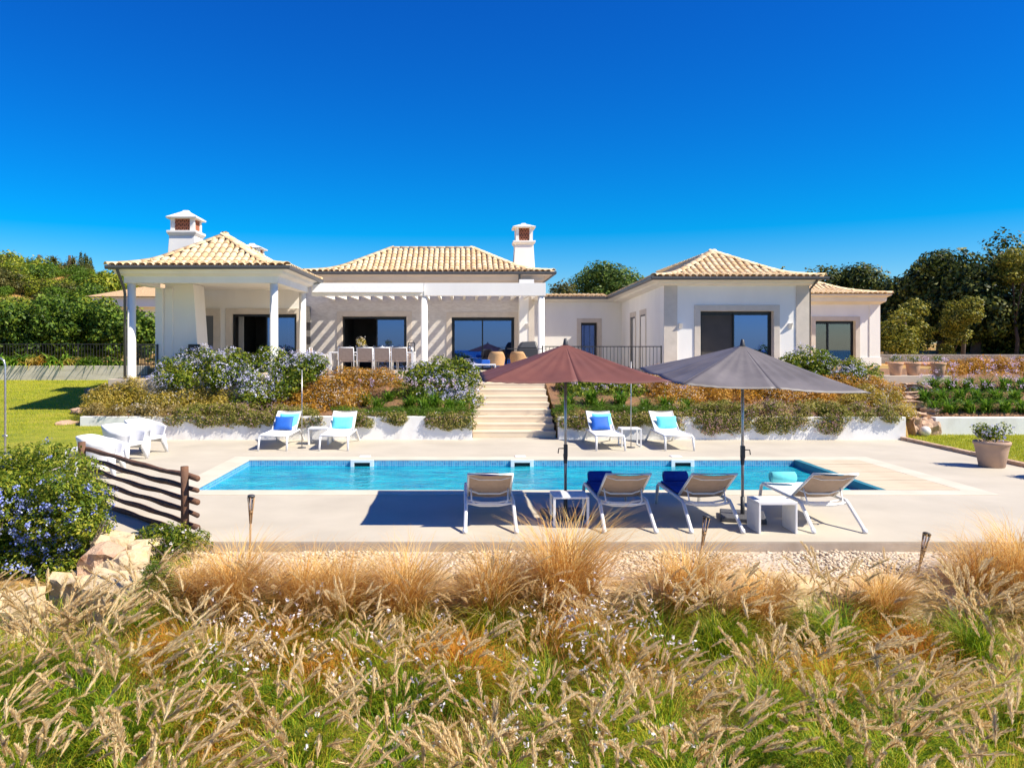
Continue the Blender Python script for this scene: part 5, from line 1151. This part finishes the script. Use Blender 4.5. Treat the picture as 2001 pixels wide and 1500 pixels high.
# wall edge ground cover hanging over
def trail(label, x0, x1, zt, zb, n, mats, nflow, dens, Y=20.52, size=.06, cat='trailing plant', name='trailing_plant', asp=.35, rr_=.15, sp=.16):
    bl = []
    for i in range(dens):
        x = random.uniform(x0, x1); z = random.uniform(zb, zt); over = max(0, .66 - z); bl.append((x, Y + (.45 * random.random() if z > .62 else -.03 - .05 * random.random()), z, rr_ * 1.3, rr_ * (.9 if z > .62 else .45), rr_ * (.7 if z > .62 else 1.0)))
    cx0 = (x0 + x1) / 2; bl = [(q[0] - cx0, q[1] - Y, q[2] - .6, *q[3:]) for q in bl]; t = thing(name, label, cat, None, (cx0, Y, .6))
    obj('foliage', foliage_mesh('foliage', bl, n, size, mats, asp, nflow, .024, 4, .03, .2), t); stems_part(t, [(q[0], .1, .0) for q in bl[:6]], .008, 3, .05)
X_ = lambda px: PX(px, 20.5)
trail('brown green trailing plant over the left half of the left wall', X_(330), X_(620), .86, .44, 22000, [L_TRAIL, L_PINK], 900, 130)
trail('straw coloured low plant along the far left wall top', X_(165), X_(340), .86, .62, 6500, [L_STRAW, L_TINY], 200, 36)
trail('bright green fringe along the wall top left of the steps', X_(650), X_(925), .78, .62, 15000, [L_STRIPG, L_TINY], 10, 85, asp=.15, size=.07, Y=20.62)
trail('brown tufts hanging from the wall left of the steps, beside the lounger', X_(690), X_(785), .66, .45, 4600, [L_TRAIL, L_PINK], 120, 24)
trail('brown tufts hanging from the wall end right against the steps', X_(840), X_(925), .66, .38, 5200, [L_TRAIL, L_PINK], 120, 28)
trail('bright green fringe along the wall top right of the steps', X_(1092), X_(1400), .84, .62, 16000, [L_STRIPG, L_TINY], 10, 95, asp=.15, size=.07, Y=20.62)
trail('brown tufts hanging behind the far loungers right of the steps', X_(1092), X_(1300), .68, .40, 9500, [L_TRAIL, L_PINK], 240, 56)
trail('wide pink brown trailing plant over the right wall behind the grey parasol pole', X_(1310), X_(1640), .95, .28, 30000, [L_TRAIL, L_PINK], 2200, 150, rr_=.17)
trail('pink brown trailing plant thinning out toward the right wall end', X_(1620), X_(1760), .86, .58, 7000, [L_TRAIL, L_PINK], 420, 34)
# agapanthus clumps
def aga_mesh(seed, flow):
    r = np.random.default_rng(seed); n_ = 110; base = np.stack([r.normal(0, .05, n_), r.normal(0, .05, n_), np.zeros(n_)], 1)
    V, Fq, e_, _ = blades(base, r.uniform(0, 6.283, n_), r.uniform(.05, .75, n_), r.uniform(.34, .60, n_), r.uniform(.022, .034, n_), .9, 5)
    L = [(V, Fq, 0)]
    if flow:
        b2 = np.zeros((flow, 3)); V2, F2, e2, _ = blades(b2, r.uniform(0, 6.283, flow), r.uniform(.05, .3, flow), r.uniform(.6, .8, flow), np.full(flow, .010), .15, 4); L.append((V2, F2, 0))
        pt = np.repeat(e2, 22, 0) + r.normal(0, .03, (flow * 22, 3)); V3 = leaves(pt, r.normal(size=pt.shape), .032, .7); L.append((V3, np.arange(len(V3)).reshape(-1, 4), 1))
    V, Fq, mi = cat_meshes(L); return idx_mesh('agapanthus', V, Fq, [L_AGA, L_LILAC], mi)
AG = [aga_mesh(i, (1, 2, 4)[i % 3]) for i in range(6)]
def aga(label, px, py, Y, s, k, group, hf=bed_h):
    x = PX(px, Y); o = obj('agapanthus', AG[k % 6], None, (x, Y, hf(Y) + .02)); s *= 1.22 if hf is rbed_h else 1.45; o.scale = (s, s, s); o.rotation_euler.z = random.uniform(0, 6.28); tag(o, label, 'plant', group)
for i, (px, Y, s) in enumerate([(712, 21.9, .75), (738, 21.5, .75), (800, 21.6, .8), (828, 21.4, .8), (848, 21.7, .85), (878, 21.4, .8), (760, 22.2, .7), (905, 21.5, .6)]):
    aga(['green strappy clump furthest left on the soil left of the steps', 'second green clump from the left, near the wall fringe', 'green clump under the blue flowering bush, left one', 'green clump under the middle of the blue flowering bush', 'tall green clump under the blue flowering bush', 'green clump on bare soil under the bush near the steps', 'lilac flowered clump behind the other green clumps', 'small green clump right next to the steps'][i], px, 0, Y, s, i, 'agapanthus clumps left of the steps')
for i, (px, Y, s) in enumerate([(1110, 21.6, .85), (1155, 21.9, .95), (1172, 21.5, .7), (1212, 21.8, .95), (1260, 21.6, .7), (1300, 21.6, .75), (1340, 21.5, .7)]):
    aga(['green clump beside the maroon parasol pole, right of the steps', 'yellow green clump above the far lounger with two cushions', 'small clump at the fringe above the far lounger', 'tall green clump left of the slender pole', 'small clump right of the slender pole', 'clump above the rightmost far lounger', 'clump at the left end of the rust orange bush'][i], px, 0, Y, s, i + 2, 'agapanthus clumps right of the steps')
k = 0
for row, (Y, pxs, s) in enumerate([(21.9, (1822, 1856, 1890, 1925, 1962, 1997), 1.0), (22.7, (1806, 1838, 1874, 1908, 1943, 1980), 1.0), (23.6, (1820, 1855, 1890, 1926, 1962, 1998), 1.05)]):
    for j, px in enumerate(pxs):
        aga(f'agapanthus clump in the {["front", "middle", "back"][row]} row of the right bed, {["first", "second", "third", "fourth", "fifth", "sixth"][j]} from the left', px + 2, 0, Y, s, k if row == 0 else [1, 2, 4, 5][k % 4], 'agapanthus rows in the right bed', rbed_h); k += 1
shrub('orange_grass', 'drift of orange brown grass behind the agapanthus rows', 'grass clump', [(1812, 738), (1850, 712), (1930, 706), (2020, 712), (2020, 745), (1900, 740)], 25.3, .9, 26000, .10, [L_RUST, L_LILAC], 300, .03, 4, .03, asp=.16, dens=60, br=.26)
shrub('flower_clump', 'low grey blue flowering clump by the stone stack near the terrace pots', 'plant', [(1765, 765), (1785, 750), (1815, 750), (1820, 770), (1790, 775)], 23.2, .3, 1200, .05, PB, 80, .03, 5, .04, dens=7, br=.13)
# left terrace bed
def strap(label, px, Y, z, s, mat, seed, group):
    r = np.random.default_rng(seed); n_ = 90; base = np.stack([r.normal(0, .12, n_), r.normal(0, .10, n_), np.zeros(n_)], 1)
    V, Fq, e_, _ = blades(base, r.uniform(0, 6.283, n_), r.uniform(.1, 1.0, n_), r.uniform(.5, .9, n_), r.uniform(.05, .09, n_), 1.1, 5)
    o = obj('leafy_plant', idx_mesh('leafy_plant', V, Fq, mat), None, (PX(px, Y), Y, z)); o.scale = (s,) * 3; tag(o, label, 'plant', group)
for i, (px, mat, s, lab) in enumerate([(8, L_AGA, 1.1, 'arching green plant at the left edge above the low terrace wall'), (35, L_AGA, 1.0, 'green strappy plant second from the left on the low wall'), (62, L_GOLD, .9, 'orange yellow leaved plant on the low terrace wall'), (88, L_RUST, .8, 'rust leaved plant on the low terrace wall'), (112, L_AGA, 1.0, 'broad green plant right of the rust leaved one'), (140, L_GOLD, .8, 'yellow green plant near the middle of the low wall'), (165, L_STRIPG, .8, 'bright green plant before the black railing'), (190, L_STRIPG, .75, 'bright green plant near the veranda shade'), (218, L_HEDGE, .75, 'dark plant in the veranda shade on the low wall'), (238, L_HEDGE, .8, 'dark plant tucked against the veranda column')]):
    strap(lab, px, 29.45, 1.60, s * 1.2, mat, 200 + i, 'plants on the low terrace wall')

# foreground: plumbago by the fence
bl = []
for _ in range(110):
    px, py = random.uniform(-60, 185), random.uniform(905, 1140); lim = 195 - max(0, (935 - py)) * .5 - max(0, py - 1080) * .6
    if px > lim: continue
    Y = random.uniform(9.2, 10.6) if py > 950 else random.uniform(9.8, 11.2); x, _, z = P(px, py, Y); bl.append((x, Y, z, .26, .26, .23))
for px, py in ((20, 890), (55, 885), (95, 880), (130, 885), (160, 905), (180, 960), (178, 1010), (182, 1060), (150, 1105), (60, 1110), (100, 1118), (30, 1100)):
    Y = 10.0; x, _, z = P(px, py, Y); bl.append((x, Y, z, .17, .2, .14))
t = thing('plumbago_bush', 'big blue flowering bush in the left foreground against the wooden fence', 'bush', loc=(-5.5, 9.9, -.44)); bl = [(q[0] + 5.5, q[1] - 9.9, q[2] + .44, *q[3:]) for q in bl]
obj('foliage', foliage_mesh('foliage', bl, 60000, .054, [L_PLUMB2, L_BLUE2], .42, 900, .030, 14, .05, .22), t); stems_part(t, [(q[0], q[1], 0) for q in bl[:8]], .014, 6, .9)
shrub('green_shrub', 'fresh green leafy shrub at the foot of the fence end post', 'bush', [(285, 1040), (310, 1028), (350, 1040), (390, 1035), (388, 1070), (350, 1110), (300, 1115), (285, 1080)], 9.5, .5, 5200, .05, [L_PLUMB, L_TINY], 20, .03, 4, .03, dens=16, br=.13, asp=.35)

# ------------------------------------------------------------------ background trees, hedge and hill
def tree(name, label, cat, blobs, base, n, size, mat, group=None, trunk=.22, asp=.6, nb=7, lump=.16):
    bx, by, bz = base; t = thing(name, label, cat, group, base); rel = [(q[0] - bx, q[1] - by, q[2] - bz, *q[3:]) for q in blobs]
    obj('crown', foliage_mesh('crown', rel, n, size, [mat], asp, shell=.2, lump=lump), t)
    m = MB(); m.tube([(0, 0, -.3), (.1, 0, 1.0), (.0, .1, 2.2)], [trunk * 1.2, trunk, trunk * .7], 9)
    for q in random.sample(rel, min(nb, len(rel))): m.tube([(0, .1, 1.8), (q[0] * .4, q[1] * .4, 1.8 + (q[2] - 1.8) * .55), (q[0], q[1], q[2])], [trunk * .55, trunk * .35, trunk * .1], 6)
    part('trunk', m, BARK, t); return t
def crown(px0, px1, pyt, pyb, Y, n, r, seed, dep=1.0):
    """irregular crown: clumps filling a dome between the given limits"""
    rd = random.Random(seed); x0, x1 = PX(px0, Y), PX(px1, Y); z1, z0 = PZ(pyt, Y), PZ(pyb, Y); bl = []; cx_, cz = (x0 + x1) / 2, z0 + (z1 - z0) * .42
    while len(bl) < n:
        d_ = Vector((rd.gauss(0, 1), rd.gauss(0, 1), rd.gauss(0, 1))).normalized(); s = rd.uniform(.35, 1.0) ** .5; rr_ = r * rd.uniform(.65, 1.35)
        x = cx_ + d_.x * s * max((x1 - x0) / 2 - rr_ * .8, .1); z = cz + d_.z * s * max(((z1 - cz) if d_.z > 0 else (cz - z0)) - rr_ * .7, .1); y = Y + d_.y * s * (x1 - x0) / 2 * dep
        bl.append((x, y, z, rr_ * 1.15, rr_ * 1.1, rr_ * .85))
    return bl
GT = 'tall dark trees beyond the right hand bed'
for i, (a, b_, tp, bt, Y, nb_, r, n, lab) in enumerate([
    (1770, 1905, 462, 690, 48, 34, 1.0, 12000, 'tall dark evergreen oak, left one of the big group on the right'), (1850, 1960, 500, 690, 45, 30, .95, 11000, 'dark tree between the two tallest crowns on the right'),
    (1880, 2035, 450, 690, 50, 40, 1.15, 13000, 'tallest dark tree at the right edge of the view'), (1960, 2110, 470, 700, 44, 36, 1.1, 9000, 'dark tree cut by the right edge of the view'),
    (1700, 1800, 516, 700, 58, 30, 1.0, 12000, 'smaller dark tree left of the big group on the right'), (1630, 1745, 500, 690, 62, 30, 1.1, 11000, 'dark crown showing right above the far right wing roof'),
    (1560, 1665, 508, 640, 64, 22, 1.2, 7000, 'dark crown above the hip of the right wing roof'), (1485, 1580, 503, 640, 66, 20, 1.2, 6000, 'brownish crown just right of the wing roof peak'),
    (1725, 1830, 512, 700, 56, 34, 1.0, 12000, 'dark tree behind the pale green small tree'), (1830, 1920, 590, 705, 52, 18, .9, 6000, 'low dark tree in the shade under the big group'), (1905, 2060, 585, 712, 46, 24, 1.0, 8000, 'low dark tree filling the right edge shade')]):
    tree('oak_tree', lab, 'tree', crown(a, b_, tp, bt, Y, nb_, r, 300 + i), (PX((a + b_) / 2, Y), Y, hgt(PX((a + b_) / 2, Y), Y)), n, .26, L_OAK if i not in (7,) else L_OLIVE, GT, .25)
tree('olive_tree', 'pale yellow green small tree right beside the far right wing', 'tree', crown(1716, 1790, 585, 735, 41, 18, .42, 330) + crown(1755, 1815, 572, 700, 42, 12, .5, 333) + crown(1712, 1760, 612, 690, 41, 6, .35, 334), (PX(1768, 41), 41, 1.7), 11000, .13, L_OLIVE, None, .12)
tree('olive_tree', 'light green small tree standing before the dark trees', 'tree', crown(1850, 1910, 566, 665, 40, 13, .42, 331) + crown(1838, 1880, 600, 730, 40.5, 9, .38, 335), (PX(1880, 40), 40, 1.7), 7000, .12, L_OLIVE, None, .10)
tree('olive_tree', 'small greenish tree high against the tallest dark crown', 'tree', crown(1955, 2020, 480, 560, 43, 14, .5, 332), (PX(1985, 43), 43, 1.7), 5000, .13, L_OLIVE, None, .10)
tree('broadleaf_tree', 'green leafy tree behind the link roof between the chimney and the right wing', 'tree', crown(1105, 1270, 508, 640, 52, 40, .9, 340), (PX(1190, 52), 52, 1.6), 20000, .19, L_ASH)
tree('broadleaf_tree', 'low grey green tree showing at the corner of the main roof', 'tree', crown(1072, 1125, 545, 620, 50, 14, .6, 341), (PX(1098, 50), 50, 1.6), 5000, .16, L_HILL2)
# hedge behind the left railing
bl = []
for _ in range(120):
    px = random.uniform(-20, 300); tp = 598 if px < 215 else 598 + (px - 215) * .35; bl.append((0, 0, 0)) if 0 else None
    py = random.uniform(tp, 690); Y = random.uniform(33.3, 35.3); x, _, z = P(px, py, Y); r = random.uniform(.38, .62); bl.append((x, Y, z, r * 1.1, r, r * .9))
t = thing('hedge', 'tall dense hedge behind the long black railing on the left', 'hedge', loc=(-16, 34, 1.6)); bl = [(q[0] + 16, q[1] - 34, q[2] - 1.6, *q[3:]) for q in bl]
obj('foliage', foliage_mesh('foliage', bl, 30000, .17, [L_HEDGE], .6, shell=.2), t); stems_part(t, [(random.uniform(-5, 5), 0, 0) for _ in range(8)], .03, 4, 1.2, 'trunk')
tree('broadleaf_tree', 'bushy tree with pale flowers between the hedge and the neighbour house', 'tree', crown(140, 235, 570, 680, 38, 22, .55, 350), (PX(190, 38), 38, 1.6), 9000, .15, L_HILL)
# hillside shrubs
def bush_var(seed, mat, n=2600, size=.30):
    rd = random.Random(seed); bl = [(rd.uniform(-.9, .9), rd.uniform(-.7, .7), rd.uniform(.35, 1.0), rd.uniform(.5, .8), rd.uniform(.5, .8), rd.uniform(.4, .6)) for _ in range(11)]
    return foliage_mesh('hill_bush', bl, n, size * .5, [mat], .6, shell=.2)
BV = [bush_var(400 + i, (L_HILL, L_HILL2, L_STRIPG, L_HEDGE, L_HILL)[i % 5]) for i in range(5)]
rd = random.Random(11); nb_ = 0
for i in range(900):
    Y = rd.uniform(40, 118); px = rd.uniform(-30, 330); x = PX(px, Y); g_ = hgt(x, Y); s = rd.uniform(.9, 1.6) * (.75 if Y > 84 else 1.0)
    if Y < 58 and px > 150: continue
    if nb_ >= 190: break
    o = obj('hill_bush', BV[rd.randrange(5)], None, (x, Y, g_ - .3)); o.scale = (s * 1.1, s, s * rd.uniform(.8, 1.15)); o.rotation_euler.z = rd.uniform(0, 6.28)
    tag(o, 'rounded green bush among the scrub covering the hillside on the left', 'bush', 'bushes on the left hillside'); nb_ += 1
for i, (px, Y, h_) in enumerate([(158, 100, 3.3), (166, 101, 2.4), (170, 99, 2.2), (177, 102, 1.8)]):
    x = PX(px, Y); g_ = hgt(x, Y); t = thing('cypress', ['tallest dark cypress on the hill crest', 'second cypress from the left on the crest', 'third cypress from the left on the crest', 'shortest cypress, rightmost on the crest'][i], 'tree', 'cypresses on the hill crest', (x, Y, g_))
    top_ = PZ(492 + i * 4, Y) - g_; obj('crown', foliage_mesh('crown', [(0, 0, top_ * q, .62 * (1.15 - q), .62 * (1.15 - q), top_ * .16) for q in (.3, .45, .6, .75, .88)], 900, .2, [L_OAK], .4), t)
    m = MB(); m.tube([(0, 0, -.3), (0, 0, top_ * .5)], .1, 6); part('trunk', m, BARK, t)
for i, (px, Y) in enumerate([(143, 90), (106, 88)]):
    x = PX(px, Y); g_ = hgt(x, Y); t = thing('palm_tree', ['small palm on the hill crest beside the cypresses', 'small palm on the hill crest left of the cypresses'][i], 'tree', None, (x, Y, g_)); top_ = PZ(503, Y) - g_
    r = np.random.default_rng(i); n_ = 60; V, Fq, _, _ = blades(np.tile([[0, 0, top_ - .6]], (n_, 1)), r.uniform(0, 6.28, n_), r.uniform(.1, 1.4, n_), r.uniform(1.0, 1.5, n_), r.uniform(.12, .2, n_), 1.2, 5)
    obj('fronds', idx_mesh('fronds', V, Fq, L_HILL2), t, kind='stuff'); m = MB(); m.tube([(0, 0, -.3), (.05, 0, top_ - .5)], .14, 7); part('trunk', m, BARK, t)
t = tree('oak_tree', 'tree crowns on the hill top at the upper left corner', 'tree', crown(-20, 45, 485, 560, 92, 20, 1.5, 360), (PX(10, 92), 92, hgt(PX(10, 92), 92)), 5000, .4, L_HILL)
t = tree('broadleaf_tree', 'round green tree on the hill crest left of the palms', 'tree', crown(40, 110, 497, 580, 88, 22, 1.5, 361), (PX(75, 88), 88, hgt(PX(75, 88), 88)), 7000, .36, L_HILL)
t = tree('broadleaf_tree', 'loose tree on the crest around the palm and cypresses', 'tree', crown(112, 150, 512, 560, 95, 16, 1.3, 362), (PX(135, 95), 95, hgt(PX(135, 95), 95)), 4500, .34, L_HILL2)
t = tree('broadleaf_tree', 'low green tree at the right end of the hill crest above the veranda gutter', 'tree', crown(165, 250, 524, 600, 80, 20, 1.3, 363), (PX(200, 80), 80, hgt(PX(200, 80), 80)), 6000, .34, L_HILL)
# low field wall and bare red earth on the right
mb = MB(); mb.box((19.8, 28.5, 1.3), (40, 36.5, 1.66)); struct('bare_earth', mb, M('red_earth', (.52, .26, .12), (.42, .20, .09), 1.5, .95, 12, .6, .03))
wallthing('field_wall', 'low grey field stone wall under the dark trees on the right', [((15.5, 37, 1.4), (45, 37.35, 2.0))], M('field_stone', (.30, .26, .22), (.16, .14, .12), 3, .95, 10, .8, .05), 'wall', .03)

# ------------------------------------------------------------------ foreground grasses
def feather(label, px, Y, s, seed, lean=.0, n_=1500, mat=None):
    r = np.random.default_rng(seed); base = np.stack([r.normal(0, .06, n_), r.normal(0, .06, n_), np.zeros(n_)], 1)
    az = r.uniform(0, 6.283, n_); le = np.abs(r.normal(0, .36, n_)) + .03
    V, Fq, e_, an = blades(base, az, le, r.uniform(.45, .92, n_), r.uniform(.003, .006, n_), .62, 6)
    wind = (V[:, 2] ** 2) * .30; V[:, 0] += wind
    n2 = 500; b2 = np.stack([r.normal(0, .08, n2), r.normal(0, .08, n2), np.zeros(n2)], 1)
    V2, F2, _, _ = blades(b2, r.uniform(0, 6.283, n2), r.uniform(.5, 1.3, n2), r.uniform(.3, .6, n2), r.uniform(.003, .006, n2), 1.2, 5)
    V, Fq, mi = cat_meshes([(V, Fq, 0), (V2, F2, 1)]); t = thing('feather_grass', label, 'grass tuft', 'golden feather grass tufts along the boulders', (PX(px, Y), Y, hgt(0, Y)))
    o = obj('blades', idx_mesh('blades', V, Fq, [mat or G_FEATH, G_DRY], mi), t, kind='stuff'); o.scale = (s, s, s); o.rotation_euler.z = r.uniform(-.3, .3)
FG = [(375, 8.5, .75, 'short feather grass tuft by the yellow block near the fence post'), (455, 8.35, 1.0, 'full orange feather grass tuft right of the fence, under the upright torch'), (590, 8.3, .9, 'thin feather grass tuft with upright wisps between two boulders'), (665, 8.2, .9, 'golden feather grass tuft leaning right, left of the blue shadow'),
      (785, 8.2, 1.0, 'golden feather grass tuft just below the left end of the blue shadow'), (960, 8.3, .95, 'orange feather grass tuft below the lone lounger'), (1095, 8.45, 1.22, 'biggest golden feather grass tuft, below the thin legged table'), (1335, 8.4, .95, 'brownish feather grass tuft at the foot of the leaning pale torch'),
      (1480, 8.1, .8, 'pale grey green feather grass tuft before the yellow block'), (1720, 8.2, .75, 'low straw feather grass tuft near the right hand torch'), (1900, 8.6, .95, 'feather grass tuft near the right edge of the gravel'), (1985, 8.6, 1.15, 'tall golden feather grass tuft at the right edge of the view')]
for i, (px, Y, s, lab) in enumerate(FG): feather(lab, px, Y, s * 1.42, 500 + i)
# individual fountain grass clumps that stand out
def fountain_arrays(r, nblade, nhead, H_=.82, spread=.75, hl=(.14, .20)):
    base = np.stack([r.normal(0, .07, nblade), r.normal(0, .07, nblade), np.zeros(nblade)], 1)
    V, Fq, _, _ = blades(base, r.uniform(0, 6.283, nblade), np.abs(r.normal(0, .36, nblade)) + .04, r.uniform(.45, .95, nblade) * H_, r.uniform(.004, .007, nblade), 1.0, 5)
    b2 = np.stack([r.normal(0, .05, nhead), r.normal(0, .05, nhead), np.zeros(nhead)], 1); az = r.uniform(0, 6.283, nhead); le = np.abs(r.normal(0, .20, nhead)) + .02
    V2, F2, e_, an = blades(b2, az, le, r.uniform(.65, 1.05, nhead) * H_, np.full(nhead, .0035), .28, 5)
    dr = np.stack([np.cos(az) * np.sin(an) + .16, np.sin(az) * np.sin(an), np.cos(an)], 1)
    L = [(V, Fq, 0), (V2, F2, 0)]; L += [(v, f, 1) for v, f, _ in plumes(e_, dr, r.uniform(*hl, nhead), r.uniform(.017, .022, nhead))]
    return cat_meshes(L)
def fountain(label, px, Y, s, seed, nb=420, nh=34):
    r = np.random.default_rng(seed); V, Fq, mi = fountain_arrays(r, nb, nh); t = thing('fountain_grass', label, 'grass tuft', 'fountain grass clumps that stand out', (PX(px, Y), Y, hgt(0, Y)))
    o = obj('blades_and_plumes', idx_mesh('blades_and_plumes', V, Fq, [G_BLADE, G_HEAD], mi), t, kind='stuff'); o.scale = (s,) * 3
for i, (px, Y, s, nh, lab) in enumerate([(105, 6.9, 1.15, 60, 'dense upright plumed fountain grass at the left edge, below the flowering bush'), (200, 7.0, 1.1, 50, 'fountain grass arching right in front of the rock pile'), (1640, 7.6, 1.15, 26, 'tall green fountain grass clump in front of the white limestone block'), (1400, 7.6, 1.05, 34, 'fountain grass with brown plumes left of the pale boulders'), (1180, 7.3, .95, 22, 'fountain grass clump below the cracked boulder'), (690, 7.4, .9, 26, 'green fountain grass clump beneath the third feather grass'), (1905, 7.5, 1.1, 60, 'pale plumed fountain grass clump near the right edge')]):
    fountain(lab, px, Y, s, 600 + i, 460, nh)
# small green tuft by the yellow block
shrub('green_tuft', 'bright green grass tuft left of the yellow limestone block', 'grass tuft', [(270, 1190), (285, 1120), (320, 1110), (350, 1190)], 8.4, .3, 2600, .10, [L_STRIPG, L_TINY], 0, asp=.08, dens=9, br=.14)
# the mass
r = np.random.default_rng(77); parts_ = []; cell = .60; variants = [fountain_arrays(np.random.default_rng(700 + i), 430, 24) for i in range(7)]
cnt = 0; y = 4.1
while y < 8.15:
    x = -(905 / F * y) - .5
    while x < (2001 - 905) / F * y + .5:
        xx, yy = x + r.uniform(-.22, .22), y + r.uniform(-.22, .22); x += cell
        dn = math.sin(xx * 1.3 + 2.1) * math.sin(yy * 1.9 + xx * .4)
        if yy > 6.9 and r.random() < .30 + .2 * (dn > 0): continue
        if yy > 6.3 and -3.2 < xx < -2.5: continue
        if yy > 6.9 and 4.6 < xx < 5.6: continue
        V, Fq, mi = variants[r.integers(7)]; s = r.uniform(.85, 1.2) * (1.0 if yy < 6.5 else .85); a = r.uniform(-.9, .9); ca, sa = math.cos(a), math.sin(a)
        W = V * s; ln = .10 + .20 * math.sin(xx * 1.1 + yy * .9) + r.uniform(-.1, .1); W[:, 0] = W[:, 0] + W[:, 2] ** 2 * ln; W = np.stack([W[:, 0] * ca - W[:, 1] * sa + xx, W[:, 0] * sa + W[:, 1] * ca + yy, W[:, 2] + hgt(xx, yy)], 1)
        parts_.append((W.astype(np.float32), Fq, mi)); cnt += 1
    y += cell * .92
def cat3(L):
    o = 0; Vs, Fs, Ms = [], [], []
    for V, Fq, m_ in L: Vs.append(V); Fs.append(Fq + o); Ms.append(m_); o += len(V)
    return np.concatenate(Vs), np.concatenate(Fs), np.concatenate(Ms)
V, Fq, mi = cat3(parts_)
tag(obj('fountain_grass_mass', idx_mesh('fountain_grass_mass', V, Fq, [G_BLADE, G_HEAD], mi), kind='stuff'), 'mass of fountain grass with fuzzy tan seed plumes filling the foreground', 'grass')
print('clumps', cnt, 'faces', len(Fq))
# short under-grass and dry litter
n_ = 52000; base = np.stack([r.uniform(-6.3, 8.5, n_), r.uniform(4.4, 9.0, n_), np.zeros(n_)], 1); base[:, 2] = -.44 - (9 - base[:, 1]) * .075
patch = np.sin(base[:, 0] * 1.7 + 1) * np.sin(base[:, 1] * 2.3 + base[:, 0]) + r.normal(0, .3, n_)
V, Fq, _, _ = blades(base, r.uniform(0, 6.283, n_), np.abs(r.normal(0, .55, n_)), r.uniform(.12, .38, n_), r.uniform(.004, .008, n_), .8, 4)
mi = np.repeat((patch > .3).astype(int), 3)
tag(obj('under_grass', idx_mesh('under_grass', V, Fq, [G_BLADE, G_DRY], mi), kind='stuff'), 'short green and dry grass covering the slope between the larger clumps', 'grass')
n_ = 9000; cs = np.array([(PX(p_, 7.0), q_) for p_, q_ in ((300, 7.4), (450, 6.2), (520, 7.6), (880, 7.3), (905, 6.9), (1150, 7.7), (1210, 7.2), (650, 7.0), (1830, 7.6), (1600, 6.9))]); kk = r.integers(0, len(cs), n_)
b_ = np.concatenate([cs[kk] + r.normal(0, .17, (n_, 2)), np.zeros((n_, 1))], 1); b_[:, 2] = -.44 - (9 - b_[:, 1]) * .075
V, Fq, _, _ = blades(b_, r.uniform(0, 6.28, n_), np.abs(r.normal(0, .5, n_)), r.uniform(.3, .62, n_), r.uniform(.004, .008, n_), .9, 5)
tag(obj('russet_grass', idx_mesh('russet_grass', V, Fq, leaf_mat('russet_blade', [(.40, .14, .02), (.66, .28, .03), (.80, .44, .07)], .35, .8)), kind='stuff'), 'patches of orange russet dry grass between the green clumps', 'grass')
# white gaura sprays
def gaura(label, x0, x1, Y0_, Y1_, n_, zs):
    b_ = np.stack([r.uniform(x0, x1, n_), r.uniform(Y0_, Y1_, n_), np.zeros(n_)], 1); b_[:, 2] = -.44 - (9 - b_[:, 1]) * .075
    V, Fq, e_, an = blades(b_, r.uniform(0, 6.28, n_), np.abs(r.normal(0, .3, n_)), r.uniform(.55, .85, n_) * zs, np.full(n_, .005), .4, 5)
    e2 = np.concatenate([e_ + r.normal(0, .035, e_.shape) - np.array([0, 0, q]) for q in (0, .05, .11)]); e2 = e2[r.random(len(e2)) < .22]; pt = np.repeat(e2, 5, 0) + r.normal(0, .011, (len(e2) * 5, 3)); V2 = leaves(pt, r.normal(size=pt.shape), .036, .5)
    V, Fq, mi = cat_meshes([(V, Fq, 0), (V2, np.arange(len(V2)).reshape(-1, 4), 1)])
    tag(obj('gaura', idx_mesh('gaura', V, Fq, [G_STEM, G_WHITE], mi), kind='stuff'), label, 'flowers')
gaura('white starry gaura flowers on russet stems right of centre', PX(1060, 6.8), PX(1330, 6.8), 6.2, 7.9, 230, 1.0)
gaura('white starry gaura flowers on the left between feather grass and dark earth', PX(370, 6.8), PX(540, 6.8), 6.2, 7.8, 150, 1.0)
gaura('sparse white gaura flowers left of centre', PX(560, 6.2), PX(900, 6.2), 5.4, 7.4, 110, .95)
gaura('sparse white gaura flowers low in the centre foreground', PX(900, 5.5), PX(1250, 5.5), 4.9, 6.2, 120, .95)

# short blades on the lawns
L_LAWN = leaf_mat('lawn_blade', [(0.24, 0.32, 0.012), (0.44, 0.47, 0.016), (0.62, 0.54, 0.05)], 0.3, 0.8, nscale=0.8, namp=.4)
def lawnblades(label, x0, x1, y0, y1, n_, hf):
    b_ = np.stack([r.uniform(x0, x1, n_), r.uniform(y0, y1, n_), np.zeros(n_)], 1); b_ = b_[(b_[:, 1] < 20.5) | (b_[:, 0] < -10.2) | (b_[:, 0] > 0)]; n_ = len(b_); b_[:, 2] = hf(b_[:, 1])
    V, Fq, _, _ = blades(b_, r.uniform(0, 6.28, n_), np.abs(r.normal(0, .5, n_)), r.uniform(.03, .075, n_), np.full(n_, .012), .5, 2)
    tag(obj('lawn_blades', idx_mesh('lawn_blades', V, Fq, L_LAWN), kind='stuff'), label, 'grass')
lawnblades('short yellow green grass of the left lawn', -19, -8.32, 15, 28.9, 90000, lambda y: np.clip((y - 17) / 12, 0, 1) * 1.15 + .01)
lawnblades('short grass of the right lawn behind the clay pot', 11.75, 17.5, 13.5, 21.15, 36000, lambda y: y * 0 + .045)
